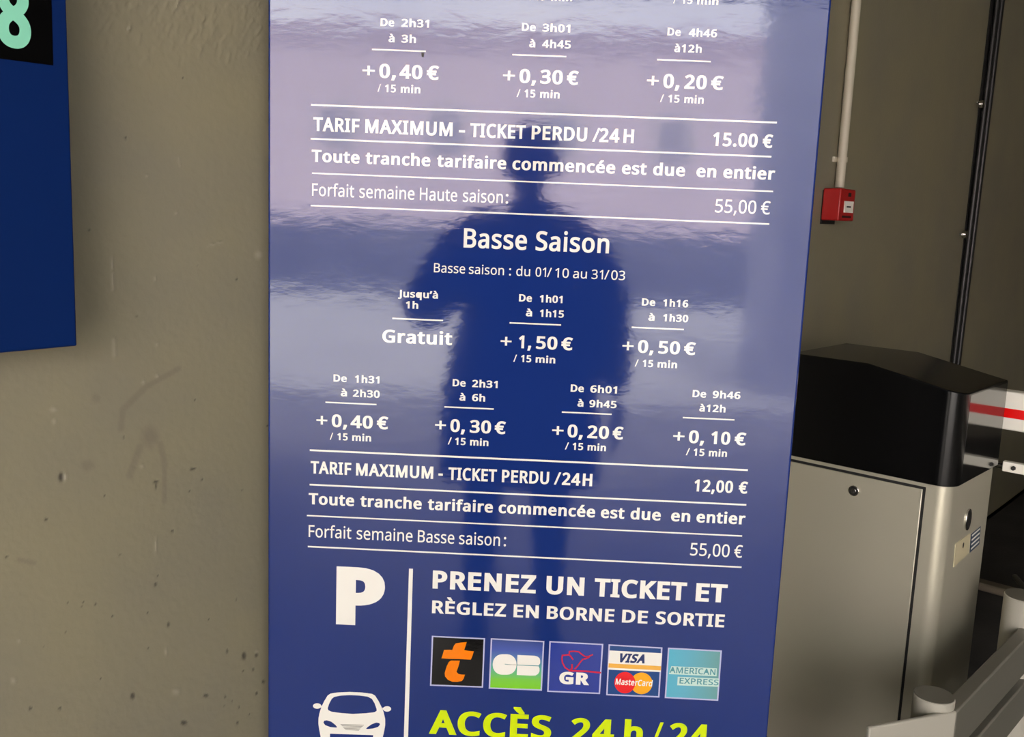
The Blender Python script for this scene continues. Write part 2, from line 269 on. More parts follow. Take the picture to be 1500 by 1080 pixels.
# ------------------------------------------------------------------ lettering
GL = json.loads(r'''{"'":[181,[[128,573,112,366,68,366,52,573]]],"+":[459,[[257,311,417,311,417,254,257,254,257,89,200,89,200,254,40,254,40,311,200,311,200,477,257,477]]],",":[215,[[154,84,149,65,143,45,136,23,128,1,120,-20,111,-42,102,-63,94,-84,85,-103,33,-103,38,-83,43,-61,49,-38,53,-15,58,8,63,31,67,53,70,74,73,93,148,93]]],"-":[258,[[32,184,32,246,226,246,226,184]]],".":[215,[[58,43,59,61,64,75,72,85,82,92,94,96,107,97,120,96,132,92,142,85,151,75,156,61,157,43,156,26,151,12,142,2,132,-6,120,-10,107,-11,94,-10,82,-6,72,2,64,12,59,26]]],"/":[298,[[290,573,77,0,8,0,221,573]]],"0":[459,[[419,287,418,242,415,201,409,163,401,128,390,97,376,70,359,47,339,27,316,12,290,1,261,-6,229,-8,188,-4,153,8,122,27,97,54,76,88,60,129,48,176,42,229,39,287,41,346,48,399,58,446,73,486,93,520,119,547,149,566,186,578,229,581,269,578,304,566,335,547,361,520,382,486,399,446,410,399,417,346],[110,287,111,238,115,194,121,156,131,125,143,98,159,78,178,64,202,55,229,52,256,55,279,64,298,78,314,98,326,124,336,156,343,194,347,238,348,287,347,336,343,380,336,417,326,449,314,475,298,495,279,510,256,518,229,521,202,518,178,510,159,495,143,475,131,449,121,417,115,380,111,336]]],"1":[459,[[285,0,216,0,216,400,216,415,216,428,216,439,216,450,217,460,217,470,218,479,218,489,219,499,211,491,203,483,196,477,188,471,179,463,169,455,108,405,71,452,226,573,285,573]]],"2":[459,[[417,0,38,0,38,59,188,210,216,238,240,264,261,287,280,309,295,331,306,353,315,376,320,399,322,424,318,453,309,477,294,496,273,510,249,518,221,520,194,519,169,514,147,506,126,495,104,482,83,466,45,513,60,526,77,537,94,548,113,557,132,565,153,572,174,577,197,580,221,581,255,579,285,572,313,562,336,548,356,531,372,510,384,485,391,458,394,428,392,399,386,371,375,344,361,318,344,292,324,267,301,241,275,214,247,185,128,67,128,64,417,64]]],"3":[459,[[395,439,394,414,389,392,381,372,370,355,356,339,340,326,321,316,300,307,277,302,277,298,319,290,353,276,379,255,398,229,409,198,413,163,410,131,403,101,390,74,371,50,348,30,318,14,283,2,241,-6,193,-8,164,-7,136,-5,110,-1,85,5,60,13,36,23,36,89,61,78,87,69,114,61,141,56,168,52,194,51,241,55,278,65,305,81,324,104,335,132,339,164,337,187,331,206,320,223,306,236,288,247,265,255,240,261,211,264,179,265,123,265,123,326,180,326,209,327,236,332,259,339,278,350,294,362,307,377,316,394,321,413,323,434,320,460,311,481,295,498,274,511,249,519,219,521,199,521,181,519,164,515,147,511,132,505,117,498,103,491,89,482,75,473,39,521,61,537,87,550,115,563,147,573,181,579,218,581,273,576,317,563,352,540,376,511,390,477]]],"4":[459,[[443,130,359,130,359,0,291,0,291,130,17,130,17,190,286,576,359,576,359,193,443,193],[291,374,291,387,291,400,291,412,292,423,292,434,293,444,293,454,294,464,294,474,294,483,295,492,295,500,292,500,287,490,282,479,276,468,270,456,263,446,257,438,86,193,291,193]]],"5":[458,[[221,351,258,349,292,342,322,331,349,316,371,297,389,274,402,247,410,217,413,183,410,145,402,111,387,81,368,54,343,32,314,15,280,2,242,-5,199,-8,170,-7,142,-4,116,0,91,6,70,14,51,23,51,90,71,79,95,70,121,62,148,57,174,53,200,52,227,54,252,58,274,65,293,76,310,89,323,106,333,126,339,149,341,176,337,210,325,239,306,262,279,279,243,289,197,292,182,291,164,290,146,288,128,285,112,283,99,280,64,302,86,573,373,573,373,508,146,508,132,342,142,344,155,346,169,348,185,350,202,351]]],"6":[459,[[44,245,45,278,47,310,51,342,57,374,64,404,75,433,87,461,103,486,121,510,143,530,168,548,196,562,228,572,265,578,306,581,318,580,330,580,344,579,356,578,368,576,377,573,377,513,367,516,356,519,344,520,332,522,320,523,308,523,273,521,242,515,216,504,193,491,173,474,158,454,145,431,134,407,127,380,121,352,117,322,115,291,119,291,128,303,138,315,150,326,163,335,178,343,194,350,213,355,233,357,255,358,287,356,316,349,342,338,365,322,384,303,400,279,412,251,419,220,421,184,419,147,411,112,399,82,382,55,361,33,336,15,307,2,275,-5,239,-8,212,-6,187,-1,163,7,140,19,119,35,101,54,84,76,70,103,59,133,51,166,46,204],[238,51,270,55,297,66,320,84,337,109,348,143,351,184,348,218,339,247,324,271,302,289,274,300,241,303,217,301,195,296,175,287,157,276,143,263,131,248,122,232,117,215,115,198,116,181,119,163,123,146,129,129,137,114,146,99,158,85,170,74,185,64,201,57,219,53]]],"7":[459,[[109,0,344,508,35,508,35,573,419,573,419,518,187,0]]],"8":[459,[[229,581,261,579,291,574,318,565,341,553,362,538,378,519,390,497,398,472,400,443,399,421,394,401,385,383,374,367,361,352,346,338,329,325,310,314,291,303,314,291,335,279,355,265,373,250,389,234,401,216,411,196,417,173,419,148,416,118,408,90,395,65,378,44,356,26,330,11,300,1,267,-6,231,-8,192,-6,157,0,126,10,100,24,78,42,61,63,49,87,42,115,39,146,41,171,47,194,56,214,68,232,82,249,99,264,118,277,138,289,158,299,140,310,123,322,107,336,93,350,81,366,71,383,64,401,59,422,58,444,60,472,68,497,80,518,97,537,117,552,141,565,168,573,197,579],[108,145,112,119,121,96,138,76,161,60,192,51,229,48,265,51,295,60,319,76,336,96,346,120,350,148,348,166,343,182,335,197,324,211,310,223,293,235,274,246,253,256,229,265,217,270,194,260,174,249,157,237,142,225,130,212,121,197,114,182,110,164],[228,524,200,521,176,514,155,502,139,486,130,466,127,441,128,422,133,406,141,391,151,379,164,367,179,357,195,348,213,339,232,330,250,339,267,348,282,357,296,367,307,379,317,392,325,406,329,423,330,441,327,466,318,486,302,502,282,514,257,521]]],"9":[459,[[417,328,416,295,414,263,410,231,405,199,397,168,387,139,374,112,358,86,340,63,318,42,293,25,265,11,232,0,195,-6,154,-8,143,-8,130,-7,117,-6,103,-4,92,-2,82,0,82,60,92,57,103,55,115,53,128,51,140,50,152,50,188,52,218,58,245,68,268,82,287,99,303,118,316,141,327,165,334,192,340,221,344,250,346,281,341,281,332,269,322,258,310,247,297,238,282,230,266,223,247,218,227,215,204,214,173,216,144,223,118,235,95,250,76,270,61,294,49,321,42,352,40,387,43,426,50,460,63,491,80,517,101,540,127,557,156,570,188,578,223,581,250,579,275,574,299,565,322,553,342,537,361,518,377,495,391,469,402,439,410,406,415,369],[223,521,192,518,165,507,142,488,124,463,113,429,110,388,113,354,122,325,137,301,158,284,186,273,220,269,244,271,266,276,286,285,304,296,318,310,330,325,339,341,344,358,346,374,345,392,342,409,338,426,332,443,324,459,315,474,304,487,291,499,277,508,260,516,242,520]]],":":[215,[[58,43,59,61,64,75,72,85,82,92,94,96,107,97,120,96,132,92,142,85,151,75,156,61,157,43,156,26,151,12,142,2,132,-6,120,-10,107,-11,94,-10,82,-6,72,2,64,12,59,26],[58,387,59,405,64,419,72,429,82,436,94,440,107,441,120,440,132,436,142,429,151,419,156,405,157,387,156,369,151,355,142,345,132,338,120,333,107,332,94,333,82,338,72,345,64,355,59,369]]],"A":[512,[[437,0,368,177,141,177,73,0,0,0,224,575,289,575,512,0],[282,415,280,420,278,428,274,438,271,449,267,461,263,473,260,484,257,493,255,500,252,490,249,479,247,468,244,457,241,447,238,438,235,429,232,421,230,415,165,241,346,241]]],"B":[521,[[241,573,307,569,361,558,404,541,434,515,453,478,459,431,457,409,453,389,446,371,437,354,424,340,409,328,392,317,372,309,350,304,350,300,373,295,395,288,415,279,433,267,448,253,461,236,470,215,476,191,478,163,475,130,467,100,454,74,436,52,413,33,385,19,354,8,318,2,279,0,78,0,78,573],[256,329,300,331,334,339,357,352,372,371,381,394,384,423,380,451,369,474,351,490,324,502,289,509,245,511,150,511,150,329],[150,269,150,61,265,61,311,64,346,74,371,91,388,112,398,138,401,168,399,188,395,205,388,221,377,235,362,247,344,256,321,263,293,267,260,269]]],"C":[507,[[323,517,294,516,266,510,241,502,217,490,196,474,178,456,162,434,149,410,139,383,131,353,127,321,125,286,128,241,135,200,147,164,164,132,186,105,213,83,244,68,281,58,322,55,347,56,371,58,394,62,416,66,438,72,460,78,460,15,438,8,416,2,393,-2,369,-6,342,-7,312,-8,257,-4,208,8,166,28,130,56,101,90,78,131,62,178,52,230,49,287,51,329,57,369,67,406,81,440,99,471,120,499,145,523,174,543,206,559,242,571,281,578,324,581,353,580,381,577,409,572,435,565,460,557,482,547,453,486,435,494,415,501,394,508,372,513,348,516]]],"D":[585,[[536,292,533,231,521,177,501,131,474,91,439,58,399,33,351,15,297,4,237,0,78,0,78,573,254,573,309,569,359,558,404,540,443,516,476,484,502,446,521,401,533,350],[460,289,457,337,449,379,435,415,416,444,391,469,361,487,327,500,287,508,244,511,150,511,150,62,228,62,299,68,357,87,402,119,434,164,454,220]]],"E":[446,[[398,0,78,0,78,573,398,573,398,509,150,509,150,330,383,330,383,268,150,268,150,63,398,63]]],"F":[416,[[150,0,78,0,78,573,398,573,398,509,150,509,150,306,383,306,383,243,150,243]]],"G":[584,[[326,302,524,302,524,22,493,12,462,5,431,-1,398,-5,362,-7,323,-8,267,-4,217,8,173,28,136,55,105,89,81,130,63,176,52,229,49,286,53,343,65,395,84,442,111,482,145,517,186,544,233,564,286,577,346,581,377,580,407,577,437,572,465,565,491,557,516,547,489,484,468,493,445,501,421,508,395,513,369,516,342,517,298,514,259,505,225,489,195,468,170,441,150,409,136,373,127,332,124,286,127,243,134,202,146,166,164,133,187,106,216,84,251,68,292,58,340,55,364,55,385,56,404,59,421,61,437,65,452,68,452,238,326,238]]],"H":[594,[[516,0,443,0,443,267,150,267,150,0,78,0,78,573,150,573,150,330,443,330,443,573,516,573]]],"I":[272,[[239,0,32,0,32,42,99,57,99,515,32,531,32,573,239,573,239,531,172,515,172,57,239,42]]],"J":[219,[[-3,-152,-16,-152,-27,-151,-37,-150,-46,-147,-55,-145,-63,-142,-63,-81,-54,-83,-45,-85,-35,-87,-25,-88,-15,-89,-5,-89,8,-88,21,-85,33,-81,45,-74,54,-65,63,-53,69,-38,73,-19,74,3,74,573,146,573,146,9,144,-26,138,-56,128,-82,114,-104,96,-122,75,-135,52,-145,25,-150]]],"K":[496,[[496,0,411,0,209,273,150,222,150,0,78,0,78,573,150,573,150,290,166,308,182,327,199,345,215,363,232,381,249,399,403,573,488,573,261,323]]],"L":[420,[[78,0,78,573,150,573,150,64,400,64,400,0]]],"M":[727,[[330,0,142,502,139,502,140,490,141,477,142,461,142,444,143,426,144,407,144,387,144,367,144,347,144,0,78,0,78,573,184,573,361,103,364,103,544,573,650,573,650,0,578,0,578,352,578,371,579,389,579,408,580,426,580,443,581,460,582,475,583,489,584,501,581,501,390,0]]],"N":[609,[[532,0,447,0,141,476,138,476,139,462,140,448,141,432,142,415,142,397,143,378,144,359,144,340,144,320,144,0,78,0,78,573,161,573,467,99,470,99,469,109,469,121,468,137,467,155,466,173,466,193,465,213,464,232,464,249,464,573,532,573]]],"O":[626,[[577,287,576,244,570,204,561,166,547,132,531,101,510,73,486,49,459,29,428,13,393,1,355,-6,314,-8,271,-6,232,1,196,13,165,29,138,49,114,73,94,101,78,132,65,167,56,204,51,245,49,288,52,344,62,396,78,442,100,482,130,517,166,545,208,565,258,577,314,581,369,577,417,565,459,545,495,517,524,483,547,442,564,396,574,344],[125,287,127,241,134,200,145,163,161,131,182,104,207,83,238,67,273,58,314,55,354,58,390,67,420,83,445,104,465,131,481,163,492,200,499,241,501,287,496,354,481,411,456,457,421,491,373,511,314,518,274,515,238,506,207,490,182,469,161,443,145,411,134,374,127,333]]],"P":[485,[[229,573,297,568,352,553,393,528,421,495,439,454,444,404,443,381,439,358,433,336,423,316,411,296,395,278,375,262,351,249,324,238,292,230,256,225,216,223,150,223,150,0,78,0,78,573],[223,511,150,511,150,285,208,285,242,286,272,290,298,296,320,306,338,318,352,334,362,352,368,375,370,401,366,435,354,462,334,484,306,499,269,508]]],"R":[499,[[236,573,281,571,320,565,353,555,381,540,404,522,422,500,434,474,442,444,444,410,442,381,437,356,427,334,415,315,401,298,385,285,367,274,349,264,330,257,487,0,403,0,264,237,150,237,150,0,78,0,78,573],[232,510,150,510,150,298,236,298,278,301,312,310,338,325,355,347,366,374,370,407,368,430,363,450,355,467,343,480,328,491,310,500,287,505,261,509]]],"S":[440,[[403,153,400,121,392,92,378,66,359,44,335,26,307,11,274,1,238,-6,198,-8,177,-8,157,-7,137,-5,118,-2,100,1,83,4,68,9,54,14,41,19,41,88,62,80,86,72,113,65,142,59,171,56,201,55,228,56,252,60,273,66,290,74,305,85,316,98,324,113,329,129,330,147,329,164,325,180,318,194,308,207,295,218,277,230,255,241,228,253,196,265,172,274,151,284,131,294,114,305,98,317,85,330,74,344,65,359,57,375,52,393,49,413,48,435,51,464,58,490,71,513,89,533,110,550,136,563,165,573,197,579,231,581,262,580,290,577,318,572,343,565,367,558,389,549,366,487,346,495,325,502,302,508,278,513,254,516,229,517,207,516,187,513,169,507,155,499,142,489,133,478,126,464,122,450,121,434,122,416,126,400,133,386,143,373,156,362,172,351,193,341,217,330,246,318,278,306,307,293,332,279,353,264,371,247,385,228,395,206,401,181]]],"T":[446,[[259,0,187,0,187,509,8,509,8,573,437,573,437,509,259,509]]],"U":[586,[[513,202,511,164,503,128,489,95,470,65,446,40,416,20,380,4,338,-5,290,-8,225,-2,171,18,128,50,97,93,78,144,72,204,72,573,144,573,144,201,148,158,161,122,182,93,211,72,248,59,294,55,327,57,355,63,379,73,399,88,415,105,427,126,435,149,440,174,442,202,442,573,513,573]]],"V":[481,[[481,573,277,0,204,0,0,573,75,573,204,205,210,190,215,175,220,160,224,146,228,132,231,119,235,106,238,93,241,80,243,93,246,106,250,119,253,133,257,147,262,161,267,176,271,191,277,207,405,573]]],"X":[470,[[467,0,385,0,233,249,79,0,3,0,193,298,15,573,95,573,236,348,377,573,453,573,276,300]]],"Z":[459,[[427,0,30,0,30,55,332,508,40,508,40,573,419,573,419,518,118,64,427,64]]],"a":[450,[[231,437,279,433,318,422,347,403,368,375,381,338,385,293,385,0,334,0,320,61,317,61,304,46,292,33,279,22,265,13,250,5,234,-1,216,-5,195,-7,172,-8,148,-7,124,-2,103,6,84,16,68,30,55,48,45,68,39,92,37,119,43,159,59,192,87,219,127,238,179,251,243,257,316,259,316,285,313,317,306,342,293,359,275,371,253,378,227,380,205,379,183,376,163,370,143,363,124,355,106,347,84,400,104,410,126,419,151,426,177,432,204,436],[252,208,204,203,167,195,141,182,124,165,113,144,110,119,112,97,120,79,132,66,148,56,167,51,188,49,223,52,253,62,279,79,299,103,311,134,315,172,315,210]]],"c":[385,[[241,-8,204,-5,170,2,139,15,112,34,88,58,69,87,55,123,47,165,44,213,47,262,56,305,71,342,90,372,114,396,142,415,174,428,208,435,245,438,267,437,288,435,309,431,328,426,344,421,358,415,337,356,323,361,308,365,292,370,275,373,259,375,244,376,217,374,193,368,172,358,155,343,141,325,131,303,123,277,119,247,117,213,119,181,123,152,131,126,141,104,155,86,172,71,191,61,214,55,240,53,262,54,283,56,302,60,319,65,336,71,351,78,351,15,336,8,320,3,304,-2,285,-5,264,-7]]],"d":[493,[[221,-8,171,-2,128,17,92,48,65,91,49,146,44,214,49,282,66,338,93,381,128,413,171,432,221,438,243,437,262,434,280,429,296,423,310,416,323,407,335,397,345,386,354,374,359,374,359,383,358,393,356,405,355,418,355,429,354,438,354,609,425,609,425,0,368,0,358,58,354,58,345,46,335,35,323,24,310,15,296,7,279,1,262,-4,242,-7],[232,51,273,55,305,67,328,88,343,117,352,154,355,200,355,213,352,263,343,304,329,336,306,360,274,375,231,379,196,374,168,359,146,334,130,300,120,260,117,213,120,165,130,125,146,93,168,69,197,55]]],"e":[452,[[234,438,269,435,301,427,329,414,354,396,374,373,390,346,402,315,409,281,411,244,411,201,117,201,122,157,134,119,154,90,181,69,215,56,254,52,280,53,305,56,327,60,348,66,370,73,392,82,392,20,370,11,349,4,327,-1,304,-5,279,-7,251,-8,212,-5,176,3,143,17,114,36,90,61,70,91,56,126,47,167,44,212,47,257,55,297,68,333,86,364,108,390,134,411,164,426,198,435],[233,380,202,377,175,366,154,348,137,323,125,293,119,257,338,257,336,281,333,302,326,322,318,338,306,353,292,364,276,373,256,378]]],"f":[276,[[266,375,158,375,158,0,87,0,87,375,12,375,12,408,87,432,87,457,89,492,95,522,104,547,116,568,132,585,152,597,174,606,199,612,227,613,244,613,259,612,274,609,287,606,300,603,310,599,292,544,283,546,273,549,262,552,251,554,239,555,228,556,206,553,189,545,175,532,166,513,160,489,158,458,158,430,266,430]]],"h":[496,[[139,431,139,420,138,410,138,399,137,389,136,379,135,370,140,370,149,385,161,397,174,407,188,416,204,424,221,429,238,434,255,436,273,437,306,435,335,430,360,421,382,408,399,391,413,370,423,344,429,314,431,280,431,0,361,0,361,275,358,307,351,333,338,353,319,367,295,376,265,379,235,377,210,370,189,360,173,347,160,329,150,308,144,283,140,254,139,222,139,0,68,0,68,609,139,609]]],"i":[206,[[139,430,139,0,68,0,68,430],[104,591,115,590,124,586,133,580,140,572,144,560,145,546,144,532,140,521,133,512,124,506,115,502,104,501,93,502,83,506,75,512,68,521,64,532,63,546,64,560,68,572,75,580,83,586,93,590]]],"m":[750,[[540,438,584,434,621,421,649,401,669,371,681,330,685,280,685,0,615,0,615,277,613,308,606,333,594,353,577,367,555,376,528,379,490,374,460,362,438,342,423,315,414,280,411,237,411,0,342,0,342,277,341,298,337,317,332,333,325,347,315,359,303,367,289,374,272,377,253,379,227,377,204,370,185,360,170,347,158,329,150,308,144,283,140,255,139,223,139,0,68,0,68,430,125,430,136,371,140,371,149,385,160,398,173,409,186,418,201,425,217,431,233,435,249,437,266,438,298,436,325,430,349,420,369,406,386,388,398,366,402,366,418,388,438,406,461,420,486,430,512,436]]],"n":[496,[[275,438,322,434,361,421,391,401,413,371,426,330,431,280,431,0,361,0,361,275,358,307,351,333,338,353,319,367,295,376,265,379,222,374,189,361,166,338,151,308,142,269,139,223,139,0,68,0,68,430,125,430,136,371,140,371,150,385,162,398,175,409,190,418,206,425,222,431,239,435,257,437]]],"o":[485,[[442,216,440,181,436,150,428,121,417,95,404,71,388,51,369,33,348,18,324,7,299,-1,271,-6,241,-8,214,-6,188,-1,163,7,140,18,119,33,100,51,84,71,70,95,59,121,51,150,46,181,44,216,47,261,55,301,68,336,87,367,110,392,137,412,169,426,204,435,244,438,281,435,316,426,347,412,374,392,398,367,417,336,431,301,439,261],[117,216,119,184,123,154,130,128,141,105,155,86,172,71,192,59,216,53,243,51,270,53,294,59,314,71,331,86,345,105,356,128,363,154,367,184,369,216,367,248,363,277,355,303,345,325,331,344,314,359,294,370,270,376,242,379,202,374,171,359,147,335,130,303,120,263]]],"q":[493,[[354,-9,355,1,355,13,355,25,356,37,357,48,358,58,354,58,340,40,323,25,303,11,279,1,251,-6,219,-8,170,-2,128,17,93,48,66,91,49,146,44,214,47,261,54,302,67,338,83,368,104,393,129,413,157,427,188,435,221,438,253,436,280,429,304,419,324,405,341,389,355,371,358,371,369,430,425,430,425,-192,354,-192],[233,51,260,52,284,58,304,67,320,79,333,96,342,116,349,140,353,168,355,199,355,213,352,263,343,305,328,337,305,361,273,375,231,379,196,374,167,359,145,334,130,300,120,260,117,213,120,165,130,126,146,93,168,70,197,55]]],"r":[331,[[269,438,277,438,286,437,295,437,304,436,312,435,319,433,310,368,303,370,296,371,287,372,279,373,271,374,264,374,248,373,232,369,217,363,202,355,189,346,176,334,166,321,156,305,149,289,143,270,140,251,139,229,139,0,68,0,68,430,126,430,134,351,137,351,147,367,158,381,170,395,183,407,198,418,214,426,231,433,249,437]]],"s":[384,[[348,119,346,92,339,69,327,49,311,32,292,18,268,6,241,-2,210,-6,176,-8,148,-7,122,-5,99,-1,78,5,59,11,42,19,42,83,60,75,81,67,104,60,128,54,153,50,178,49,211,51,236,57,256,66,269,79,277,94,280,112,279,123,276,132,271,141,264,150,253,158,239,167,222,176,200,185,174,196,148,206,124,217,103,228,84,239,69,252,57,266,48,283,43,302,41,324,46,358,61,386,85,408,118,425,157,435,202,438,228,437,252,434,275,430,298,424,319,417,339,409,315,353,297,360,278,366,258,372,238,377,218,379,197,380,171,379,149,374,131,366,118,356,111,343,108,328,109,317,113,307,119,298,127,290,139,282,154,274,172,266,193,256,219,246,245,236,268,226,289,215,306,203,321,191,333,176,341,159,346,140]]],"t":[289,[[212,50,222,50,233,51,245,53,255,54,264,56,272,59,272,5,263,1,253,-2,240,-4,226,-6,213,-8,200,-8,178,-7,157,-3,138,4,120,13,104,27,91,44,82,66,76,93,74,125,74,375,13,375,13,409,75,437,103,528,144,528,144,430,269,430,269,375,144,375,144,127,146,103,153,83,163,69,177,58,193,52]]],"u":[496,[[427,430,427,0,370,0,359,57,356,57,346,43,334,31,321,20,306,11,290,4,273,-1,256,-5,238,-7,220,-8,187,-6,159,-1,134,8,112,21,95,38,81,59,71,85,65,114,63,148,63,430,135,430,135,153,137,122,145,96,158,76,176,62,200,53,230,51,260,53,285,59,306,69,323,82,336,100,345,121,352,146,356,175,357,206,357,430]]],"È":[446,[[398,0,78,0,78,573,398,573,398,509,150,509,150,330,383,330,383,268,150,268,150,63,398,63],[225,757,231,745,238,732,247,717,256,703,265,688,275,674,284,661,293,649,302,638,302,629,254,629,245,637,235,646,224,656,213,666,201,677,190,688,180,700,170,711,161,722,153,732,146,741,140,749,140,757]]],"à":[450,[[231,437,279,433,318,422,347,403,368,375,381,338,385,293,385,0,334,0,320,61,317,61,304,46,292,33,279,22,265,13,250,5,234,-1,216,-5,195,-7,172,-8,148,-7,124,-2,103,6,84,16,68,30,55,48,45,68,39,92,37,119,43,159,59,192,87,219,127,238,179,251,243,257,316,259,316,285,313,317,306,342,293,359,275,371,253,378,227,380,205,379,183,376,163,370,143,363,124,355,106,347,84,400,104,410,126,419,151,426,177,432,204,436],[252,208,204,203,167,195,141,182,124,165,113,144,110,119,112,97,120,79,132,66,148,56,167,51,188,49,223,52,253,62,279,79,299,103,311,134,315,172,315,210],[205,614,212,602,219,589,227,575,236,560,246,546,255,532,265,518,274,506,282,496,282,486,235,486,226,494,215,503,204,513,193,523,182,534,171,546,161,557,151,568,142,579,133,589,127,598,121,606,121,614]]],"é":[452,[[234,438,269,435,301,427,329,414,354,396,374,373,390,346,402,315,409,281,411,244,411,201,117,201,122,157,134,119,154,90,181,69,215,56,254,52,280,53,305,56,327,60,348,66,370,73,392,82,392,20,370,11,349,4,327,-1,304,-5,279,-7,251,-8,212,-5,176,3,143,17,114,36,90,61,70,91,56,126,47,167,44,212,47,257,55,297,68,333,86,364,108,390,134,411,164,426,198,435],[233,380,202,377,175,366,154,348,137,323,125,293,119,257,338,257,336,281,333,302,326,322,318,338,306,353,292,364,276,373,256,378],[347,606,342,598,335,589,326,579,317,568,307,557,296,546,285,534,274,523,263,513,253,503,242,494,233,486,186,486,186,496,194,506,203,518,212,532,221,546,231,560,240,575,248,589,256,602,262,614,347,614]]],"’":[140,[[131,564,125,545,119,524,112,503,105,481,96,459,88,437,79,416,70,396,62,376,10,376,13,391,17,407,21,424,25,441,29,459,32,476,36,493,39,510,42,527,45,543,47,558,50,573,125,573]]],"€":[459,[[305,580,331,579,356,576,380,571,403,564,426,555,448,543,419,485,403,493,385,500,366,508,346,513,325,517,305,518,285,517,267,514,250,509,234,502,220,492,206,480,195,466,184,450,174,432,166,412,159,389,153,365,349,365,349,313,148,313,147,307,147,302,147,298,147,293,147,288,147,282,147,277,147,272,147,267,147,261,147,255,148,249,325,249,325,197,154,197,162,169,171,143,184,120,198,101,216,84,236,71,258,62,284,56,311,55,332,55,353,58,374,62,394,68,413,74,431,80,431,18,413,11,395,5,376,0,355,-5,332,-7,307,-8,266,-5,229,3,196,17,168,36,143,59,123,88,106,120,92,157,83,197,18,197,18,249,76,249,76,255,75,261,75,265,75,270,75,276,75,282,75,288,76,294,76,300,76,305,76,309,76,313,18,313,18,365,82,365,91,407,104,445,120,479,141,508,166,533,195,553,228,568,264,577]]]}''')
CAP = 573.0
def glyph_mesh(ch, thick, ax):
    """fill + stroke of width 2*thick around the outline, in font units; ax stretches the pen sideways"""
    adv, loops = GL[ch]
    loops = [[(l[i], l[i+1]) for i in range(0, len(l), 2)] for l in loops]
    V, F = [], []
    if ch == 'i':   # lift the dot clear of the thickened stem
        tp = max(range(len(loops)), key=lambda k: min(p[1] for p in loops[k])); loops[tp] = [(x, y+thick*1.1) for x, y in loops[tp]]
    vs = [[Vector((x, y, 0)) for x, y in l] for l in loops]
    def inside(p, l):
        c = False
        for i in range(len(l)):
            a, b = l[i], l[i-1]
            if (a.y > p.y) != (b.y > p.y) and p.x < (b.x-a.x)*(p.y-a.y)/(b.y-a.y)+a.x: c = not c
        return c
    par = [sum(inside(l[0], k) for k in vs if k is not l) % 2 for l in vs]
    for l, h in zip(vs, par):
        if h: continue
        g_ = [l]+[k for k, hh in zip(vs, par) if hh and inside(k[0], l)]
        fl = [p for k in g_ for p in k]; n0 = len(V)
        V += [(p.x, p.y) for p in fl]; F += [tuple(i+n0 for i in q) for q in tessellate_polygon(g_)]
    if thick > 0:
        for l in loops:
            n = len(l); cx = [(x/ax, y) for x, y in l]
            for i in range(n):
                (x0, y0), (x1, y1) = cx[i], cx[(i+1) % n]
                dx, dy = x1-x0, y1-y0; L = math.hypot(dx, dy)
                if L < 1e-6: continue
                nx, ny = -dy/L*thick, dx/L*thick; k = len(V)
                V += [((x0+nx)*ax, y0+ny), ((x1+nx)*ax, y1+ny), ((x1-nx)*ax, y1-ny), ((x0-nx)*ax, y0-ny)]
                F.append((k, k+1, k+2, k+3))
                # join: mitre-like square/round cap
                (x2, y2) = cx[(i+2) % n]; ex, ey = x2-x1, y2-y1; L2 = math.hypot(ex, ey)
                if L2 < 1e-6: continue
                cr = dx*ey-dy*ex; dt = (dx*ex+dy*ey)/(L*L2)
                s = -1 if cr > 0 else 1
                a = (-dy/L*s, dx/L*s); b = (-ey/L2*s, ex/L2*s)
                k = len(V)
                mx, my = a[0]+b[0], a[1]+b[1]; mm = mx*mx+my*my
                if mm > .7:
                    sc = 2/mm; V += [(x1*ax, y1), ((x1+a[0]*thick)*ax, y1+a[1]*thick), ((x1+mx*sc*thick)*ax, y1+my*sc*thick), ((x1+b[0]*thick)*ax, y1+b[1]*thick)]
                    F.append((k, k+1, k+2, k+3))
                else:
                    V += [(x1*ax, y1), ((x1+a[0]*thick)*ax, y1+a[1]*thick), ((x1+b[0]*thick)*ax, y1+b[1]*thick)]; F.append((k, k+1, k+2))
    def ccw(q):
        ar = sum(V[q[i]][0]*V[q[(i+1) % len(q)]][1]-V[q[(i+1) % len(q)]][0]*V[q[i]][1] for i in range(len(q)))
        return (list(q) if ar > 0 else list(q)[::-1]), abs(ar)
    fc = [ccw(q) for q in F]; fc = [q for q, a_ in fc if a_ > .5]
    # union of fill and stroke, without overlaps
    vo, eo, fo, ov, oe, of = delaunay_2d_cdt([Vector(p) for p in V], [], fc, 1, .05)
    fo = [q for q, src in zip(fo, of) if src]
    return [(p.x, p.y) for p in vo], [tuple(q) for q in fo], adv
GC = {}
def word(txt, x0, x1, z, cap, thick=0, ax=1.0, slant=0.0, gap=0):
    """2-D triangles of a word fitted between x0 and x1 on baseline z, cap height cap"""
    V, F, pen = [], [], 0.0
    k_ = 2*thick/ CAP
    for ch in txt:
        if ch == ' ': pen += 209; continue
        key = (ch, thick, ax)
        if key not in GC: GC[key] = glyph_mesh(ch, thick, ax)
        v, f, adv = GC[key]; n = len(V)
        V += [(x+pen, y) for x, y in v]; F += [tuple(i+n for i in q) for q in f]
        pen += adv+thick*ax*1.5+gap
    mn = min(p[0] for p in V); mx = max(p[0] for p in V)
    sy = cap/(CAP+2*thick); sx = (x1-x0)/(mx-mn)
    return [(x0+(x-mn)*sx+slant*(y+thick)*sy, z+(y+thick)*sy) for x, y in V], F
def sxz(px, py):
    p = on_plane(px, py, S0, Sn); return (p-S0).dot(St), p.z
def sp3(x, z, off=0.0005): return S0+St*x+EZ*z+Sn*off
W_BOLD, W_MED, W_REG = (22, 1.7), (22, 1.6), (6, 1.1)
